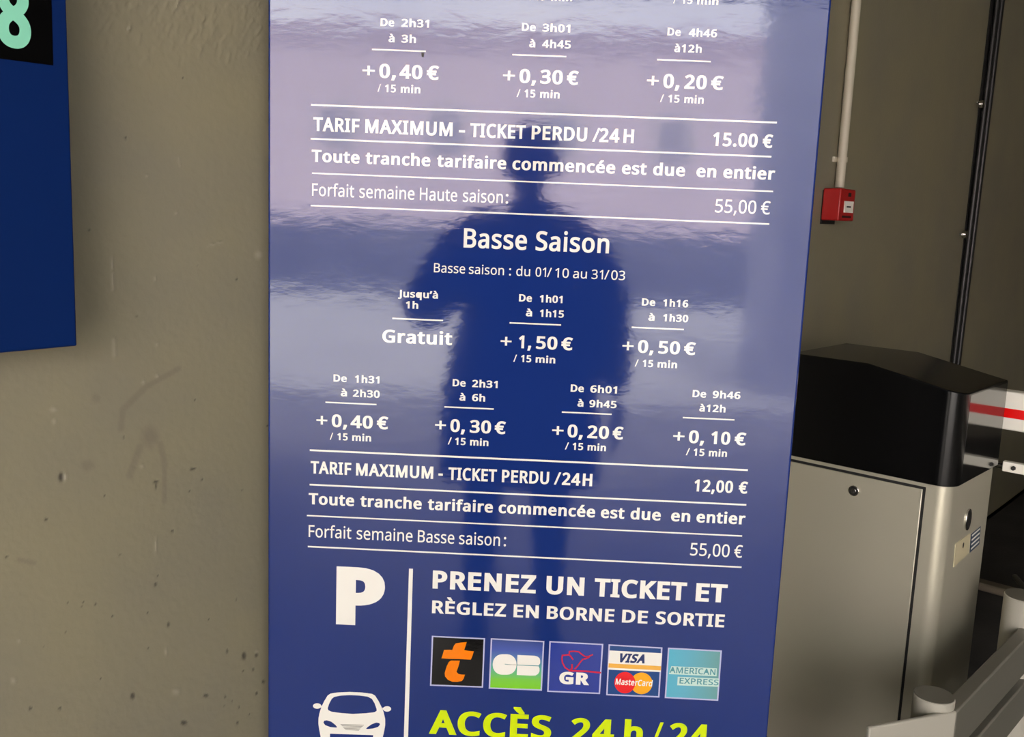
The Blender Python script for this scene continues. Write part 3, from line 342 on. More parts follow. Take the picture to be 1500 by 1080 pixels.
def line_print(name, segs, bl0, bl1, cap_px, wt, m, parent, off=.0005, slant=0.0):
    """segs: (text, left px, right px); bl0, bl1: two points of the baseline"""
    (ax_, ay_), (bx_, by_) = bl0, bl1
    sl = (by_-ay_)/(bx_-ax_); A, B = [], []
    zm = [sxz(x, ay_+sl*(x-ax_))[1] for x in (segs[0][1], segs[-1][2])]; z = sum(zm)/2
    xm = (segs[0][1]+segs[-1][2])/2; ym = ay_+sl*(xm-ax_)
    cap = sxz(xm, ym-cap_px)[1]-sxz(xm, ym)[1]
    for tx, l, r in segs:
        x0 = sxz(l, ay_+sl*(l-ax_))[0]; x1 = sxz(r, ay_+sl*(r-ax_))[0]
        w2 = (10, 1.2) if tx in '+/' and wt[0] > 10 else wt
        v, f = word(tx, x0, x1, z, cap, w2[0], w2[1], slant)
        n = len(A); A += v; B += [tuple(i+n for i in q) for q in f]
    return obj(name, ([sp3(x, zz, off) for x, zz in A], B), m, parent)
def flat_poly(name, pts, m, parent, off=.0004):
    P = [sxz(*p) for p in pts]; v = [Vector((x, z, 0)) for x, z in P]
    return obj(name, ([sp3(x, z, off) for x, z in P], [tuple(q) for q in tessellate_polygon([v])]), m, parent)
def flat_holes(name, loops, m, parent, off=.0004):
    L = [[Vector((*sxz(*p), 0)) for p in l] for l in loops]
    fl = [p for l in L for p in l]
    return obj(name, ([sp3(p.x, p.y, off) for p in fl], [tuple(q) for q in tessellate_polygon(L)]), m, parent)
def rule(p0, p1, wpx, m, parent):
    (x0, z0), (x1, z1) = sxz(*p0), sxz(*p1)
    z = (z0+z1)/2; h = abs(sxz(p0[0], p0[1]+wpx)[1]-z0)/2
    return obj('rule_line', ([sp3(x0, z-h), sp3(x1, z-h), sp3(x1, z+h), sp3(x0, z+h)], [(0, 1, 2, 3)]), m, parent)

# ------------------------------------------------------------------ the tariff sign
GL_B = dict(rough=0.6, spec=0.0, coat=1.0, coat_rough=0.065, bump=(1.0, .00013, 4), mapscale=(28, 28, 55))
M_blue = mat('blue_sign_vinyl', (0.009, 0.028, 0.165), **GL_B)
M_txt = mat('white_print', (0.86, 0.85, 0.78), **GL_B)
M_lime = mat('lime_print', (0.62, 0.80, 0.0), **GL_B)
def pm(n, c): return mat(n, c, **GL_B)
(xl, _), (xr, _) = sxz(392.3, 540), sxz(1171.3, 540)
sg = empty('tariff_sign', (S0.x, S0.y, 0), 'tall glossy blue parking tariff sign with white French lettering', 'sign')
obj('panel', frame_box(S0, St, -Sn, EZ, xl, xr, 0, .032, .06, 2.15), M_blue, sg, bevel=.0035, segs=3)
obj('base_foot', frame_box(S0, St, -Sn, EZ, xl+.08, xr-.05, .004, .028, 0, .06), M_dark, sg)
T = lambda segs, a, b, cap, wt, m=None, **k: line_print('lettering', segs, a, b, cap, wt, m or M_txt, sg, **k)
RL = lambda a, b, wpx: rule(a, b, wpx, M_txt, sg)
# cut-off row at the top edge
T([('/', 776, 780.5), ('15', 784, 799), ('min', 807, 838)], (776, 0), (838, 2), 11, W_BOLD)
T([('/', 986, 990.5), ('15', 998, 1014), ('min', 1021, 1052)], (986, 5), (1052, 7.5), 11, W_BOLD)
# upper row of prices
T([('De', 557.5, 577.5), ('2h31', 588, 628.6)], (557, 38.4), (629, 40.6), 11.6, W_BOLD)
T([('à', 569.2, 578), ('3h', 588, 609.3)], (569, 61.8), (609, 63.2), 11.6, W_BOLD)
T([('+', 530.9, 549), ('0,', 555.5, 580), ('40', 585, 618.5), ('€', 625, 642.9)], (531, 113.2), (643, 117.2), 20.5, W_BOLD)
T([('/', 553, 558), ('15', 564, 580), ('min', 587, 615.7)], (553, 134.6), (616, 136.9), 11.4, W_BOLD)
RL((544.9, 72.2), (623.8, 75.6), 2.2)
T([('De', 764.4, 784.5), ('3h01', 794.5, 835)], (764, 45.2), (835, 47.8), 11.6, W_BOLD)
T([('à', 775, 784), ('4h45', 794, 836)], (775, 69.2), (836, 71.4), 11.6, W_BOLD)
T([('+', 736.4, 754), ('0,', 760.5, 785), ('30', 791, 824), ('€', 830, 847)], (736, 120.6), (847, 124.6), 20.5, W_BOLD)
T([('/', 756.8, 762), ('15', 768, 784), ('min', 791, 819.6)], (757, 142.2), (820, 144.4), 11.4, W_BOLD)
RL((750.4, 80), (829.4, 83.2), 2.2)
T([('De', 977.3, 997), ('4h46', 1008.5, 1050)], (977, 52.2), (1050, 54.9), 11.6, W_BOLD)
T([('à12h', 987.3, 1027.6)], (987, 76.2), (1028, 77.8), 11.6, W_BOLD)
T([('+', 947, 964.5), ('0,', 971, 995), ('20', 1002, 1034.5), ('€', 1041, 1059)], (947, 128), (1059, 132), 20.5, W_BOLD)
T([('/', 966.6, 972), ('15', 978.5, 995), ('min', 1002, 1030.4)], (967, 149.6), (1030, 152), 11.4, W_BOLD)
RL((962.4, 87.6), (1041.4, 90.2), 2.2)
# tariff lines
def block(lines):
    for a, b, wpx in lines: RL(a, b, wpx)
block([((455.8, 154), (1138, 179.3), 2.6), ((455.2, 203.9), (1129.9, 229.1), 2.4), ((457.2, 254.3), (1132.4, 280), 2), ((455.2, 302), (1126.8, 327.4), 2.2),
       ((453.8, 659.9), (1095.4, 688.4), 2.6), ((453.6, 710.3), (1093.2, 739.4), 2.4), ((449.6, 755.6), (1087, 785), 2), ((451, 801), (1086.2, 830.7), 2.2)])
T([('TARIF', 458.9, 526.6), ('MAXIMUM', 535, 662.8), ('-', 672, 681), ('TICKET', 688.5, 769.5), ('PERDU', 778.5, 859.6), ('/', 867.2, 878.5), ('24', 877.6, 907), ('H', 912.9, 928)], (459, 192), (928, 209.9), 20.3, W_MED)
T([('15.00', 1043.6, 1109), ('€', 1116.5, 1131.3)], (1043, 213.6), (1131, 217), 19.8, W_MED)
T([('Toute', 456.6, 526.7), ('tranche', 535.6, 630.3), ('tarifaire', 640, 741.4), ('commencée', 750.4, 900.8), ('est', 910.6, 946.7), ('due', 956.3, 1003), ('en', 1019.8, 1048.7), ('entier', 1059, 1134.6)], (457, 237.8), (1134, 262.9), 17.8, W_BOLD)
T([('Forfait', 457.2, 518.8), ('semaine', 526.4, 607), ('Haute', 614.9, 669.5), ('saison', 677.9, 736.4), (':', 740.6, 744.3)], (457, 287), (744, 298), 18.2, W_REG)
T([('55,00', 1047, 1107), ('€', 1114, 1127.6)], (1047, 311.2), (1127, 314.2), 19.4, W_REG)
# low season
T([('Basse', 679, 771.4), ('Saison', 784.3, 891.8)], (679, 362.8), (892, 371.2), 28.4, (17, 1.4))
T([('Basse', 635.6, 681.2), ('saison', 686.8, 738.1), (':', 745.6, 748.4), ('du', 756, 776.4), ('01', 784.3, 799.5), ('/', 801, 808), ('10', 813, 833), ('au', 839.2, 859.4), ('31', 866.4, 883), ('/', 885, 892), ('03', 895, 915.4)], (636, 399.6), (915, 409.9), 13.6, (5, 1))
T([('Jusqu’à', 583.2, 641.5)], (583, 435.4), (641, 437.4), 10.6, W_BOLD)
T([('1h', 594.4, 612.6)], (594, 451.8), (612, 452.6), 10.6, W_BOLD)
RL((574.8, 466.4), (649, 469.8), 2.2)
T([('Gratuit', 560, 662.2)], (560, 501.6), (662, 505.8), 18.8, W_BOLD)
def price(c1, c2, ln, big, small, cap1=10.6, capb=18.6, caps=10.4):
    for segs, a, b in (c1, c2): T(segs, a, b, cap1, W_BOLD)
    RL(*ln, 2.0); T(*big, capb, W_BOLD); T(*small, caps, W_BOLD)
price(([('De', 760.2, 779), ('1h01', 790.5, 823.8)], (760, 441.6), (824, 444.2)), ([('à', 770, 779.3), ('1h15', 790.5, 825.8)], (770, 463.4), (826, 465.4)),
      ((746.5, 472.8), (821.8, 476.4)),
      ([('+', 733, 749), ('1,', 759.5, 778), ('50', 785, 816), ('€', 822, 838.6)], (733, 509), (839, 513.2)), ([('/', 752, 757), ('15', 763, 778), ('min', 784.5, 813.2)], (752, 530), (813, 532.4)))
price(([('De', 940, 959.6), ('1h16', 971, 1007.8)], (940, 447.6), (1008, 450.4)), ([('à', 949.3, 958.6), ('1h30', 971, 1007.8)], (949, 469.8), (1008, 472.2)),
      ((925.2, 479.5), (1001.6, 482.9)),
      ([('+', 911.2, 927.5), ('0,', 934, 957), ('50', 964, 995.5), ('€', 1001.5, 1018.4)], (911, 515.8), (1018, 520.2)), ([('/', 929.7, 935), ('15', 941, 956.5), ('min', 963, 991.5)], (930, 537), (991, 539.4)))
price(([('De', 488.6, 508), ('1h31', 519.8, 555.8)], (489, 559.2), (556, 561.8)), ([('à', 499.2, 508.4), ('2h30', 517, 556.3)], (499, 580.6), (556, 582.8)),
      ((476.8, 589.4), (551.6, 592.6)),
      ([('+', 463.4, 479.5), ('0,', 486, 508.5), ('40', 513.5, 546), ('€', 552, 568.7)], (463, 624.8), (569, 629)), ([('/', 483.2, 488), ('15', 494, 509.5), ('min', 516, 543.7)], (483, 644.4), (544, 646.8)))
price(([('De', 663, 682), ('2h31', 691.5, 728.8)], (663, 566), (729, 568.6)), ([('à', 672.8, 681.5), ('6h', 691.5, 710.6)], (673, 587), (711, 588.4)),
      ((651, 596), (723.2, 599.4)),
      ([('+', 637, 653), ('0,', 659.5, 681), ('30', 688, 719), ('€', 724.5, 740.6)], (637, 631.8), (741, 636)), ([('/', 656, 661.5), ('15', 666.5, 682), ('min', 688.5, 715.4)], (656, 651.2), (715, 653.6)))
price(([('De', 835.8, 855), ('6h01', 864.5, 903.6)], (836, 574), (904, 576.6)), ([('à', 845.6, 854.5), ('9h45', 863, 903)], (846, 595.8), (903, 598)),
      ((823, 603.8), (896, 607)),
      ([('+', 808.4, 825), ('0,', 831, 853.5), ('20', 860, 891.5), ('€', 897, 912.6)], (808, 639.6), (913, 644)), ([('/', 827.4, 833), ('15', 838.5, 854), ('min', 860.5, 887.4)], (827, 658.6), (887, 661)))
price(([('De', 1014.2, 1034), ('9h46', 1043.5, 1084.2)], (1014, 581.8), (1084, 584.8)), ([('à12h', 1024, 1062.4)], (1024, 602.8), (1062, 604.4)),
      ((1000.2, 611.7), (1075.8, 615.3)),
      ([('+', 985.4, 1002), ('0,', 1008.5, 1031), ('10', 1041, 1069), ('€', 1075.5, 1092)], (985, 648), (1092, 652.6)), ([('/', 1004.4, 1010), ('15', 1015.5, 1031.5), ('min', 1038, 1064.6)], (1004, 667), (1065, 669.6)))
T([('TARIF', 455, 514.5), ('MAXIMUM', 521.5, 634.5), ('-', 642, 648.5), ('TICKET', 656.6, 727.4), ('PERDU', 735, 803.9), ('/', 811.2, 821.3), ('24', 823, 849.8), ('H', 853.2, 867.2)], (455, 694.4), (867, 711.6), 18.2, W_MED)
T([('12,00', 1016.4, 1073), ('€', 1081.5, 1094.6)], (1016, 719.8), (1095, 723.4), 17.6, W_MED)
T([('Toute', 452.2, 518.8), ('tranche', 527.8, 617.6), ('tarifaire', 626.6, 721.8), ('commencée', 730.2, 871.4), ('est', 879.8, 914.2), ('due', 923.2, 967.5), ('en', 982.6, 1010.6), ('entier', 1019.8, 1091.2)], (452, 739.4), (1091, 767.8), 16.6, W_BOLD)
T([('Forfait', 452.2, 514.6), ('semaine', 522.5, 604.2), ('Basse', 612, 665.3), ('saison', 672.3, 732.2), (':', 737.8, 741.1)], (452, 787.4), (741, 799.6), 17.6, W_REG)
T([('55,00', 1010.6, 1068), ('€', 1075, 1087)], (1010, 813.6), (1087, 817.2), 18.4, W_REG)
# lower block
T([('P', 492.2, 562.8)], (492, 914.4), (563, 918.2), 85, (40, 1.55))
flat_poly('rule_line', [(599.2, 833), (605, 833.4), (597.8, 1080), (596.9, 1110), (590.9, 1110), (591.6, 1080)], M_txt, sg)
T([('PRENEZ', 633.6, 784.6), ('UN', 799.8, 855.2), ('TICKET', 870, 1004.8), ('ET', 1018.4, 1064)], (634, 861.4), (1056, 883.4), 26.6, (30, 1.55))
T([('RÈGLEZ', 632.8, 741), ('EN', 752, 788.8), ('BORNE', 800.6, 899.2), ('DE', 910.8, 948.2), ('SORTIE', 960, 1060.4)], (633, 898), (1060, 919.6), 18.8, W_BOLD)
T([('ACCÈS', 628.2, 806.8)], (628, 1074.4), (806.8, 1084.5), 35.2, (26, 1.6), M_lime)
T([('24', 835.5, 898.6), ('h', 913.3, 940.5), ('/', 953.4, 969.8), ('24', 979.2, 1037.9)], (628, 1074.4), (1038, 1097.6), 35.2, (26, 1.6), M_lime)
# car pictogram
def arc(cx, cy, rx, ry, a0=0, a1=360, n=20): return [(cx+rx*math.cos(R(a0+(a1-a0)*i/n)), cy+ry*math.sin(R(a0+(a1-a0)*i/n))) for i in range(n)]
cz = lambda pts: [(440+x/7.5, 1000+y/7.5) for x, y in pts]
car_out = cz([(330,122),(400,110),(540,103),(680,110),(790,125),(822,145),(860,205),(890,265),(915,325),(932,400),(932,470),(922,530),(908,590),(905,690),(230,690),(222,590),(208,520),(198,450),(200,390),(212,330),(232,268),(262,205),(300,143)])
wind = cz([(372,158),(440,144),(540,138),(650,143),(740,155),(785,178),(815,225),(838,290),(838,312),(815,326),(720,338),(575,345),(440,335),(340,320),(308,304),(300,285),(318,230),(345,180)])
hl1 = cz([(253,440),(262,420),(290,415),(340,430),(385,465),(405,490),(395,495),(330,490),(272,468)])
hl2 = cz([(875,462),(868,445),(835,440),(785,458),(740,488),(722,508),(735,512),(800,505),(855,488)])
low = cz([(325,562),(800,578),(800,680),(325,680)])
pic = flat_holes('print_car', [car_out, wind, hl1, hl2, low], M_txt, sg)
M_gr = pm('grey_print', (0.3, 0.29, 0.25))
for i in range(5):
    y = 456+i*14; k_ = i*13
    flat_poly('print_grille_bar', cz([(440+k_, y), (700-k_, y+7), (696-k_, y+14), (445+k_, y+7)]), M_gr, pic, .0009)
flat_poly('print_mirror', cz(arc(185, 258, 46, 30)), M_txt, pic); flat_poly('print_mirror', cz([(205, 245), (245, 262), (238, 275), (200, 275)]), M_txt, pic, .00045)
flat_poly('print_mirror', cz(arc(953, 290, 44, 30)), M_txt, pic); flat_poly('print_mirror', cz([(900, 278), (935, 270), (935, 305), (905, 300)]), M_txt, pic, .00045)

# payment marks
CARDS = [((632.6,931.4),(710.6,935),(707.6,1007.6),(629.9,1004.6)), ((719,935),(797.4,939.2),(793.8,1012),(715.9,1009)), ((804.8,939.2),(883.7,943.4),(878.9,1016.9),(801.5,1013.6)),
         ((891.5,944),(970.4,948.5),(965.9,1022),(887.9,1018.6)), ((978.5,948.8),(1057.4,953),(1052,1026.8),(973.6,1022.8))]
def inset(q, k):
    cx = sum(p[0] for p in q)/4; cy = sum(p[1] for p in q)/4
    return [(cx+(x-cx)*k, cy+(y-cy)*k) for x, y in q]
def grad(name, stops, axis):
    m = mat(name, stops[0][1], **GL_B); t = m.node_tree; b = t.nodes['Principled BSDF']
    g = node(t, 'ShaderNodeUVMap'); s = node(t, 'ShaderNodeSeparateXYZ'); r = node(t, 'ShaderNodeValToRGB')
    t.links.new(g.outputs[0], s.inputs[0]); t.links.new(s.outputs[axis], r.inputs[0])
    e = r.color_ramp.elements; e[0].position = stops[0][0]; e[0].color = (*stops[0][1], 1); e[1].position = stops[-1][0]; e[1].color = (*stops[-1][1], 1)
    for p, c in stops[1:-1]:
        x = e.new(p); x.color = (*c, 1)
    t.links.new(r.outputs[0], b.inputs['Base Color']); return m
M_frame = pm('pale_frame_print', (0.50, 0.52, 0.75))
def card(q, m, name='print_card'):
    fr = flat_holes(name, [list(q), inset(q, .945)], M_frame, sg, .0005)
    P = [sp3(*sxz(*p), .0005) for p in inset(q, .95)]
    bgd = obj('print_background', (P, [(0, 1, 2, 3)]), m, fr)
    uv = bgd.data.uv_layers.new(name='UVMap')
    for li, c in zip(bgd.data.polygons[0].loop_indices, ((0, 1), (1, 1), (1, 0), (0, 0))): pass
    me = bgd.data; uvm = {0: (0, 1), 1: (1, 1), 2: (1, 0), 3: (0, 0)}
    for l in me.loops: uv.data[l.index].uv = uvm[l.vertex_index]
    return fr
def Z(x0, y0): return lambda pts: [(x0+x/12, y0+y/12) for x, y in pts]
M_pblack = pm('black_print', (0.006, 0.006, 0.006)); M_or = pm('orange_print', (0.90, 0.22, 0.0)); M_pw = M_txt
c1 = card(CARDS[0], M_pblack); tag(c1, 'black square payment mark with an orange letter t')
z1 = Z(625, 925)
flat_poly('print_emblem', z1([(305,325),(400,320),(450,325),(480,250),(510,210),(600,195),(705,185),(680,270),(660,325),(740,340),(830,348),(805,430),(775,495),(600,485),(400,480),(260,472),(285,400)]), M_or, c1, .001)
flat_poly('print_emblem', z1([(390,535),(430,510),(585,512),(560,610),(525,710),(560,745),(610,757),(675,758),(650,830),(620,870),(540,885),(450,882),(375,850),(325,790),(318,730),(350,620)]), M_or, c1, .001)
c2 = card(CARDS[1], grad('blue_green_print', [(0, (0.2, .62, 0.02)), (.18, (.2, .60, .06)), (.42, (.10, .42, .30)), (.62, (.10, .2, .42)), (.8, (.06, .1, .40)), (1, (.04, .07, .25))], 1)); tag(c2, 'blue and green square payment mark with white rounded letters')
z2 = Z(712, 930)
def rr(x0, y0, x1, y1, r, corners=(1, 1, 1, 1), n=6):
    P = []
    for i, (cx, cy, a) in enumerate(((x1-r, y0+r, -90), (x1-r, y1-r, 0), (x0+r, y1-r, 90), (x0+r, y0+r, 180))):
        if corners[i]: P += [(cx+r*math.cos(R(a+90*k/n)), cy+r*math.sin(R(a+90*k/n))) for k in range(n+1)]
        else: P += [((x1, y0), (x1, y1), (x0, y1), (x0, y0))[i]]
    return P
flat_holes('print_emblem', [z2(rr(118, 340, 535, 700, 165)), z2([(330, 508), (536, 518), (536, 530), (330, 518)])], M_pw, c2, .001)
flat_poly('print_emblem', z2([(552,352)]+[(850,366)]+[(900,378),(940,410),(952,450),(950,500),(925,538),(548,524)]), M_pw, c2, .001)
flat_poly('print_emblem', z2([(547,536),(925,552),(940,590),(940,640),(915,685),(870,714),(780,716),(540,704)]), M_pw, c2, .001)
c3 = card(CARDS[2], pm('royal_blue_print', (0.028, 0.05, 0.30))); tag(c3, 'blue square payment mark with a red bird outline over GR')
z3 = Z(797, 932); M_rp = pm('red_print', (0.62, 0.02, 0.06))
def stroke(pts, wd, z, parent, m, off=.001):
    V, F = [], []
    for (x0, y0), (x1, y1) in zip(pts[:-1], pts[1:]):
        dx, dy = x1-x0, y1-y0; L = math.hypot(dx, dy); ex, ey = dx/L*wd*.4, dy/L*wd*.4; nx, ny = -dy/L*wd/2, dx/L*wd/2
        q = z([(x0-ex+nx, y0-ey+ny), (x1+ex+nx, y1+ey+ny), (x1+ex-nx, y1+ey-ny), (x0-ex-nx, y0-ey-ny)]); k = len(V)
        V += [sp3(*sxz(*p), off) for p in q]; F.append((k, k+1, k+2, k+3))
    return obj('print_outline', (V, F), m, parent)
stroke([(430,590),(370,550),(325,470),(312,400),(320,335),(440,325),(470,355),(505,405)], 24, z3, c3, M_rp)
stroke([(440,320),(445,270),(520,262),(610,272),(660,315),(720,355),(780,355),(850,325)], 22, z3, c3, M_rp)
stroke([(790,365),(740,390),(680,405),(640,450),(590,520),(545,570)], 24, z3, c3, M_rp)
stroke([(490,500),(492,560),(450,605),(740,615),(990,640)], 28, z3, c3, M_rp)
def cardtext(txt, zf, x0, x1, ybl0, ybl1, cap, wt, m, parent, slant=0, off=.0013):
    (a, b) = zf([(x0, ybl0), (x1, ybl1)])
    return line_print('lettering', [(txt, a[0], b[0])], a, b, cap/12, wt, m, parent, off, slant)
cardtext('GR', z3, 262, 790, 835, 858, 215, (42, 1.5), M_pw, c3)
c4 = card(CARDS[3], pm('deep_blue_print', (0.012, 0.06, 0.22))); tag(c4, 'square payment mark with a white band over red and orange discs')
z4 = Z(884, 937)
flat_poly('print_band', z4([(105,190),(1030,240),(1005,570),(75,525)]), M_pw, c4, .0008)
flat_poly('print_band', z4([(90,415),(1012,465),(1008,540),(85,490)]), pm('yellow_print', (0.85, 0.45, 0.07)), c4, .0011)
cardtext('VISA', z4, 235, 720, 393, 418, 160, (40, 1.3), pm('navy_print', (0.02, 0.035, 0.13)), c4, .28)
flat_poly('print_disc', z4(arc(375, 755, 185, 188, n=36)), pm('scarlet_print', (0.80, 0.015, 0.02)), c4, .0010)
flat_poly('print_disc', z4(arc(668, 768, 192, 190, n=36)), pm('amber_print', (0.92, 0.42, 0.01)), c4, .0009)
cardtext('MasterCard', z4, 205, 850, 800, 806, 105, (20, 1.2), M_pw, c4, .1)
c5 = card(CARDS[4], grad('teal_print', [(0, (.10, .45, .60)), (.35, (.12, .42, .55)), (1, (.14, .34, .33))], 0)); tag(c5, 'pale teal square payment mark with outlined two-line lettering')
z5 = Z(970, 942); M_pl = pm('pale_mint_print', (0.55, 0.75, 0.68)); M_tl = pm('teal_letter_print', (0.09, 0.30, 0.33))
flat_poly('print_band', z5([(160,405),(960,445),(955,585),(115,545)]), M_pl, c5, .0008)
flat_poly('print_band', z5([(272,592),(1000,625),(990,770),(262,742)]), M_pl, c5, .0008)
cardtext('AMERICAN', z5, 125, 930, 520, 560, 105, (14, 1.2), M_tl, c5)
cardtext('EXPRESS', z5, 300, 985, 708, 742, 100, (14, 1.2), M_tl, c5)

# small dark chip on the sign's face under the first upper price rule
flat_poly('print_chip', [(617, 77.5), (621.5, 77.5), (620.8, 83.5), (618, 83.5)], M_dark, sg, .0007)

# ------------------------------------------------------------------ blue panel on the wall at the left
OFF = .075
def lsz(px, py): return wall_sz(px, py, OFF)
sR, _ = lsz(105, 270); _, zBt = lsz(60, 512)
M_navy = mat('matt_blue_panel', (0.0006, 0.015, 0.098), 0.5, spec=.15, var=.06, varscale=2)
lp = empty('wall_panel', wp(sR-.3, 1.9, 0), 'dark blue panel with a black number plate, mounted on the grey wall', 'panel')
# its bottom edge runs slightly out of level, as it hangs
sL = sR-.62
(a0, b0), (a1, b1) = lsz(0, 517.5), lsz(113, 507)
slp = (b1-b0)/(a1-a0)
(t0, _), (t1, _) = lsz(97.3, 0), lsz(113, 507)
def Lp(s, z, o): return wp(s, z, o)
kx = (lsz(113, 507)[0]-lsz(97.3, 0)[0])/(lsz(113, 507)[1]-lsz(97.3, 0)[1])
def edge_s(z): return a1+kx*(z-b1)
zT = 2.35
q = [(sL, b1+slp*(sL-a1)), (a1, b1), (edge_s(zT), zT), (sL, zT)]
V = [Lp(s, z, OFF-.03) for s, z in q]+[Lp(s, z, OFF) for s, z in q]
obj('board', (V, [(0, 1, 2, 3), (4, 7, 6, 5)]+[(i, (i+1) % 4, 4+(i+1) % 4, 4+i) for i in range(4)]), M_navy, lp, bevel=.002)
obj('standoff', join(frame_box(W0, Wt, Wn, EZ, sL+.05, sL+.09, 0, OFF-.03, b1+.1, zT-.1), frame_box(W0, Wt, Wn, EZ, sR-.12, sR-.09, 0, OFF-.03, b1+.1, zT-.1)), M_dark, lp)
(c0, d0), (c1_, d1) = lsz(0, 86), lsz(77.5, 96)
s_l = sL+.06
q = [(s_l, d0+(d1-d0)/(c1_-c0)*(s_l-c0)), (c1_, d1), lsz(75, 0)]
q = q[:2]+[(lsz(75, 0)[0]+(lsz(75, 0)[0]-c1_)/(lsz(75, 0)[1]-d1)*(2.2-lsz(75, 0)[1]), 2.2), (s_l, 2.2)]
pn = obj('number_plate', ([Lp(s, z, OFF+.0008) for s, z in q], [(0, 1, 2, 3)]), mat('black_matt_print', (.001, .001, .001), .6, spec=.05), lp)
bs, bz = lsz(21, 70); ts, tz = lsz(21, -26); rs, _ = lsz(44.5, 45); ls = bs-(rs-bs)
v, f = word('8', ls, rs, bz, tz-bz, 34, 1.35)
obj('lettering', ([Lp(x, z, OFF+.0016) for x, z in v], f), mat('mint_print', (.26, .72, .50), .5), pn)
print('wall s range', sA, sB, 'zvis', wall_sz(250, 0)[1], wall_sz(250, 1080)[1], 'call point depth', on_plane(1232, 300, W0, Wn), 'wall bottom px', wall_sz(1500, 731), wall_sz(1445, 780))
print('sign x', xl, xr, 'z at bottom', sxz(750, 1080), 'top', sxz(750, 0))

# ------------------------------------------------------------------ cream conduit and red alarm call point
(p0, q0), (p1, q1) = wall_sz(1253, 0, .015), wall_sz(1230, 270, .015)
sc_ = (p0+p1)/2
cp = empty('conduit_pipe', wp(sc_, q1, 0), 'cream conduit pipe running down the wall to the red call point', 'pipe')
obj('pipe', cyl(wp(sc_, q1-.01, .017), wp(sc_, 2.9, .017), .0145), M_cream, cp, smooth=True)
for zc in (wall_sz(1226, 233, .015)[1], 2.3):
    obj('clamp', join(cyl(wp(sc_, zc-.008, .017), wp(sc_, zc+.008, .017), .0175), frame_box(W0, Wt, Wn, EZ, sc_-.035, sc_, 0, .006, zc-.008, zc+.008)), M_cream, cp, smooth=True)
D_ = .062
sF0, zF1 = wall_sz(1232.5, 276.5, D_); sF1, zF0 = wall_sz(1250, 322, D_)
zF0 = wall_sz(1230, 323.5, D_)[1]; zF1 = wall_sz(1234, 276, D_)[1]
cpt = empty('fire_call_point', wp(sF0, zF0, 0), 'small red alarm call point box with a white label', 'alarm')
obj('housing', frame_box(W0, Wt, Wn, EZ, sF0, sF1, .004, D_, zF0, zF1), M_red, cpt, bevel=.004)
obj('back_plate', frame_box(W0, Wt, Wn, EZ, sF0+.006, sF1-.006, 0, .004, zF0-.012, zF1-.006), M_dark, cpt)
ws = sF1-sF0; hs_ = zF1-zF0
lb = obj('label_window', frame_box(W0, Wt, Wn, EZ, sF0+ws*.28, sF1-ws*.12, D_, D_+.002, zF0+hs_*.26, zF0+hs_*.62), M_white, cpt)
obj('print_mark', frame_box(W0, Wt, Wn, EZ, sF0+ws*.42, sF1-ws*.30, D_+.002, D_+.0024, zF0+hs_*.42, zF0+hs_*.47), M_dark, lb)
obj('key_slot', frame_box(W0, Wt, Wn, EZ, sF0+ws*.5, sF1-ws*.32, D_, D_+.001, zF0+hs_*.76, zF0+hs_*.88), M_dark, cpt)
obj('lower_clip', frame_box(W0, Wt, Wn, EZ, sF0+ws*.2, sF1-ws*.2, D_, D_+.001, zF0+hs_*.1, zF0+hs_*.16), M_dark, cpt)

# black cable pair with bright clips
kb = empty('cable_run', wp(wall_sz(1427, 260)[0], 1.0, 0), 'pair of black cables clipped down the far stretch of wall', 'cable')
sa = wall_sz(1458, 0)[0]; sb2 = wall_sz(1395.5, 520)[0]; za, zb_ = wall_sz(1458, 0)[1], wall_sz(1395.5, 520)[1]
print('cable s', sa, sb2, za, zb_)
def cs(z): return sb2+(sa-sb2)*(z-zb_)/(za-zb_)
for o in (-.034, .03):
    obj('cable', cyl(wp(cs(.02)+o, .005, .018), wp(cs(2.9)+o, 2.895, .018), .0125, 12), M_cable, kb, smooth=True)
obj('cable_tray', frame_box(W0, Wt, Wn, EZ, cs(1.5)-.05, cs(1.5)+.045, .0015, .004, .06, 2.85), M_dark, kb)
for px_, py_ in ((1438.5, 152.5), (1413.5, 343.5)):
    s_, z_ = wall_sz(px_, py_, .03)
    obj('clip', join(cyl(wp(s_+.004, z_, .02), wp(s_+.004, z_, .036), .017, 16), frame_box(W0, Wt, Wn, EZ, s_-.06, s_+.05, .024, .028, z_-.004, z_+.004)), M_steel, kb, smooth=True)

# ------------------------------------------------------------------ barrier machine
C0 = at_z(1385, 714, 0); d_ = ray(1385, 714); tt = 2.42/d_.y; Cc = CAM+d_*tt; zB = Cc.z; C0 = Vector((Cc.x, Cc.y, 0))
print('cabinet corner', C0, 'body top z', zB)
def cab(a, b, z): return C0+Ca*a+Cb*b+EZ*z
def cfront(px, py, b=0.0):
    p = on_plane(px, py, C0+Cb*b, Cb); return (p-C0).dot(Ca), p.z
def cside(px, py, a=0.0):
    p = on_plane(px, py, C0+Ca*a, Ca); return (p-C0).dot(Cb), p.z
aL = cfront(1147, 690)[0]; DEP = cside(1448, 684)[0]
print('cab width', aL, 'depth', DEP, cside(1448, 684))
bg_ = empty('barrier_gate', C0+Ca*(aL/2)+Cb*(DEP/2), 'silver and black car park barrier cabinet with a red striped white arm', 'barrier')
def footprint(a0, a1, b0, b1, r, n=8):
    P = [(a0, b1), (a0, b0)]
    P += [(a1-r+r*math.sin(R(90*k/n)), b0+r-r*math.cos(R(90*k/n))) for k in range(n+1)]
    P += [(a1, b1)]
    return P
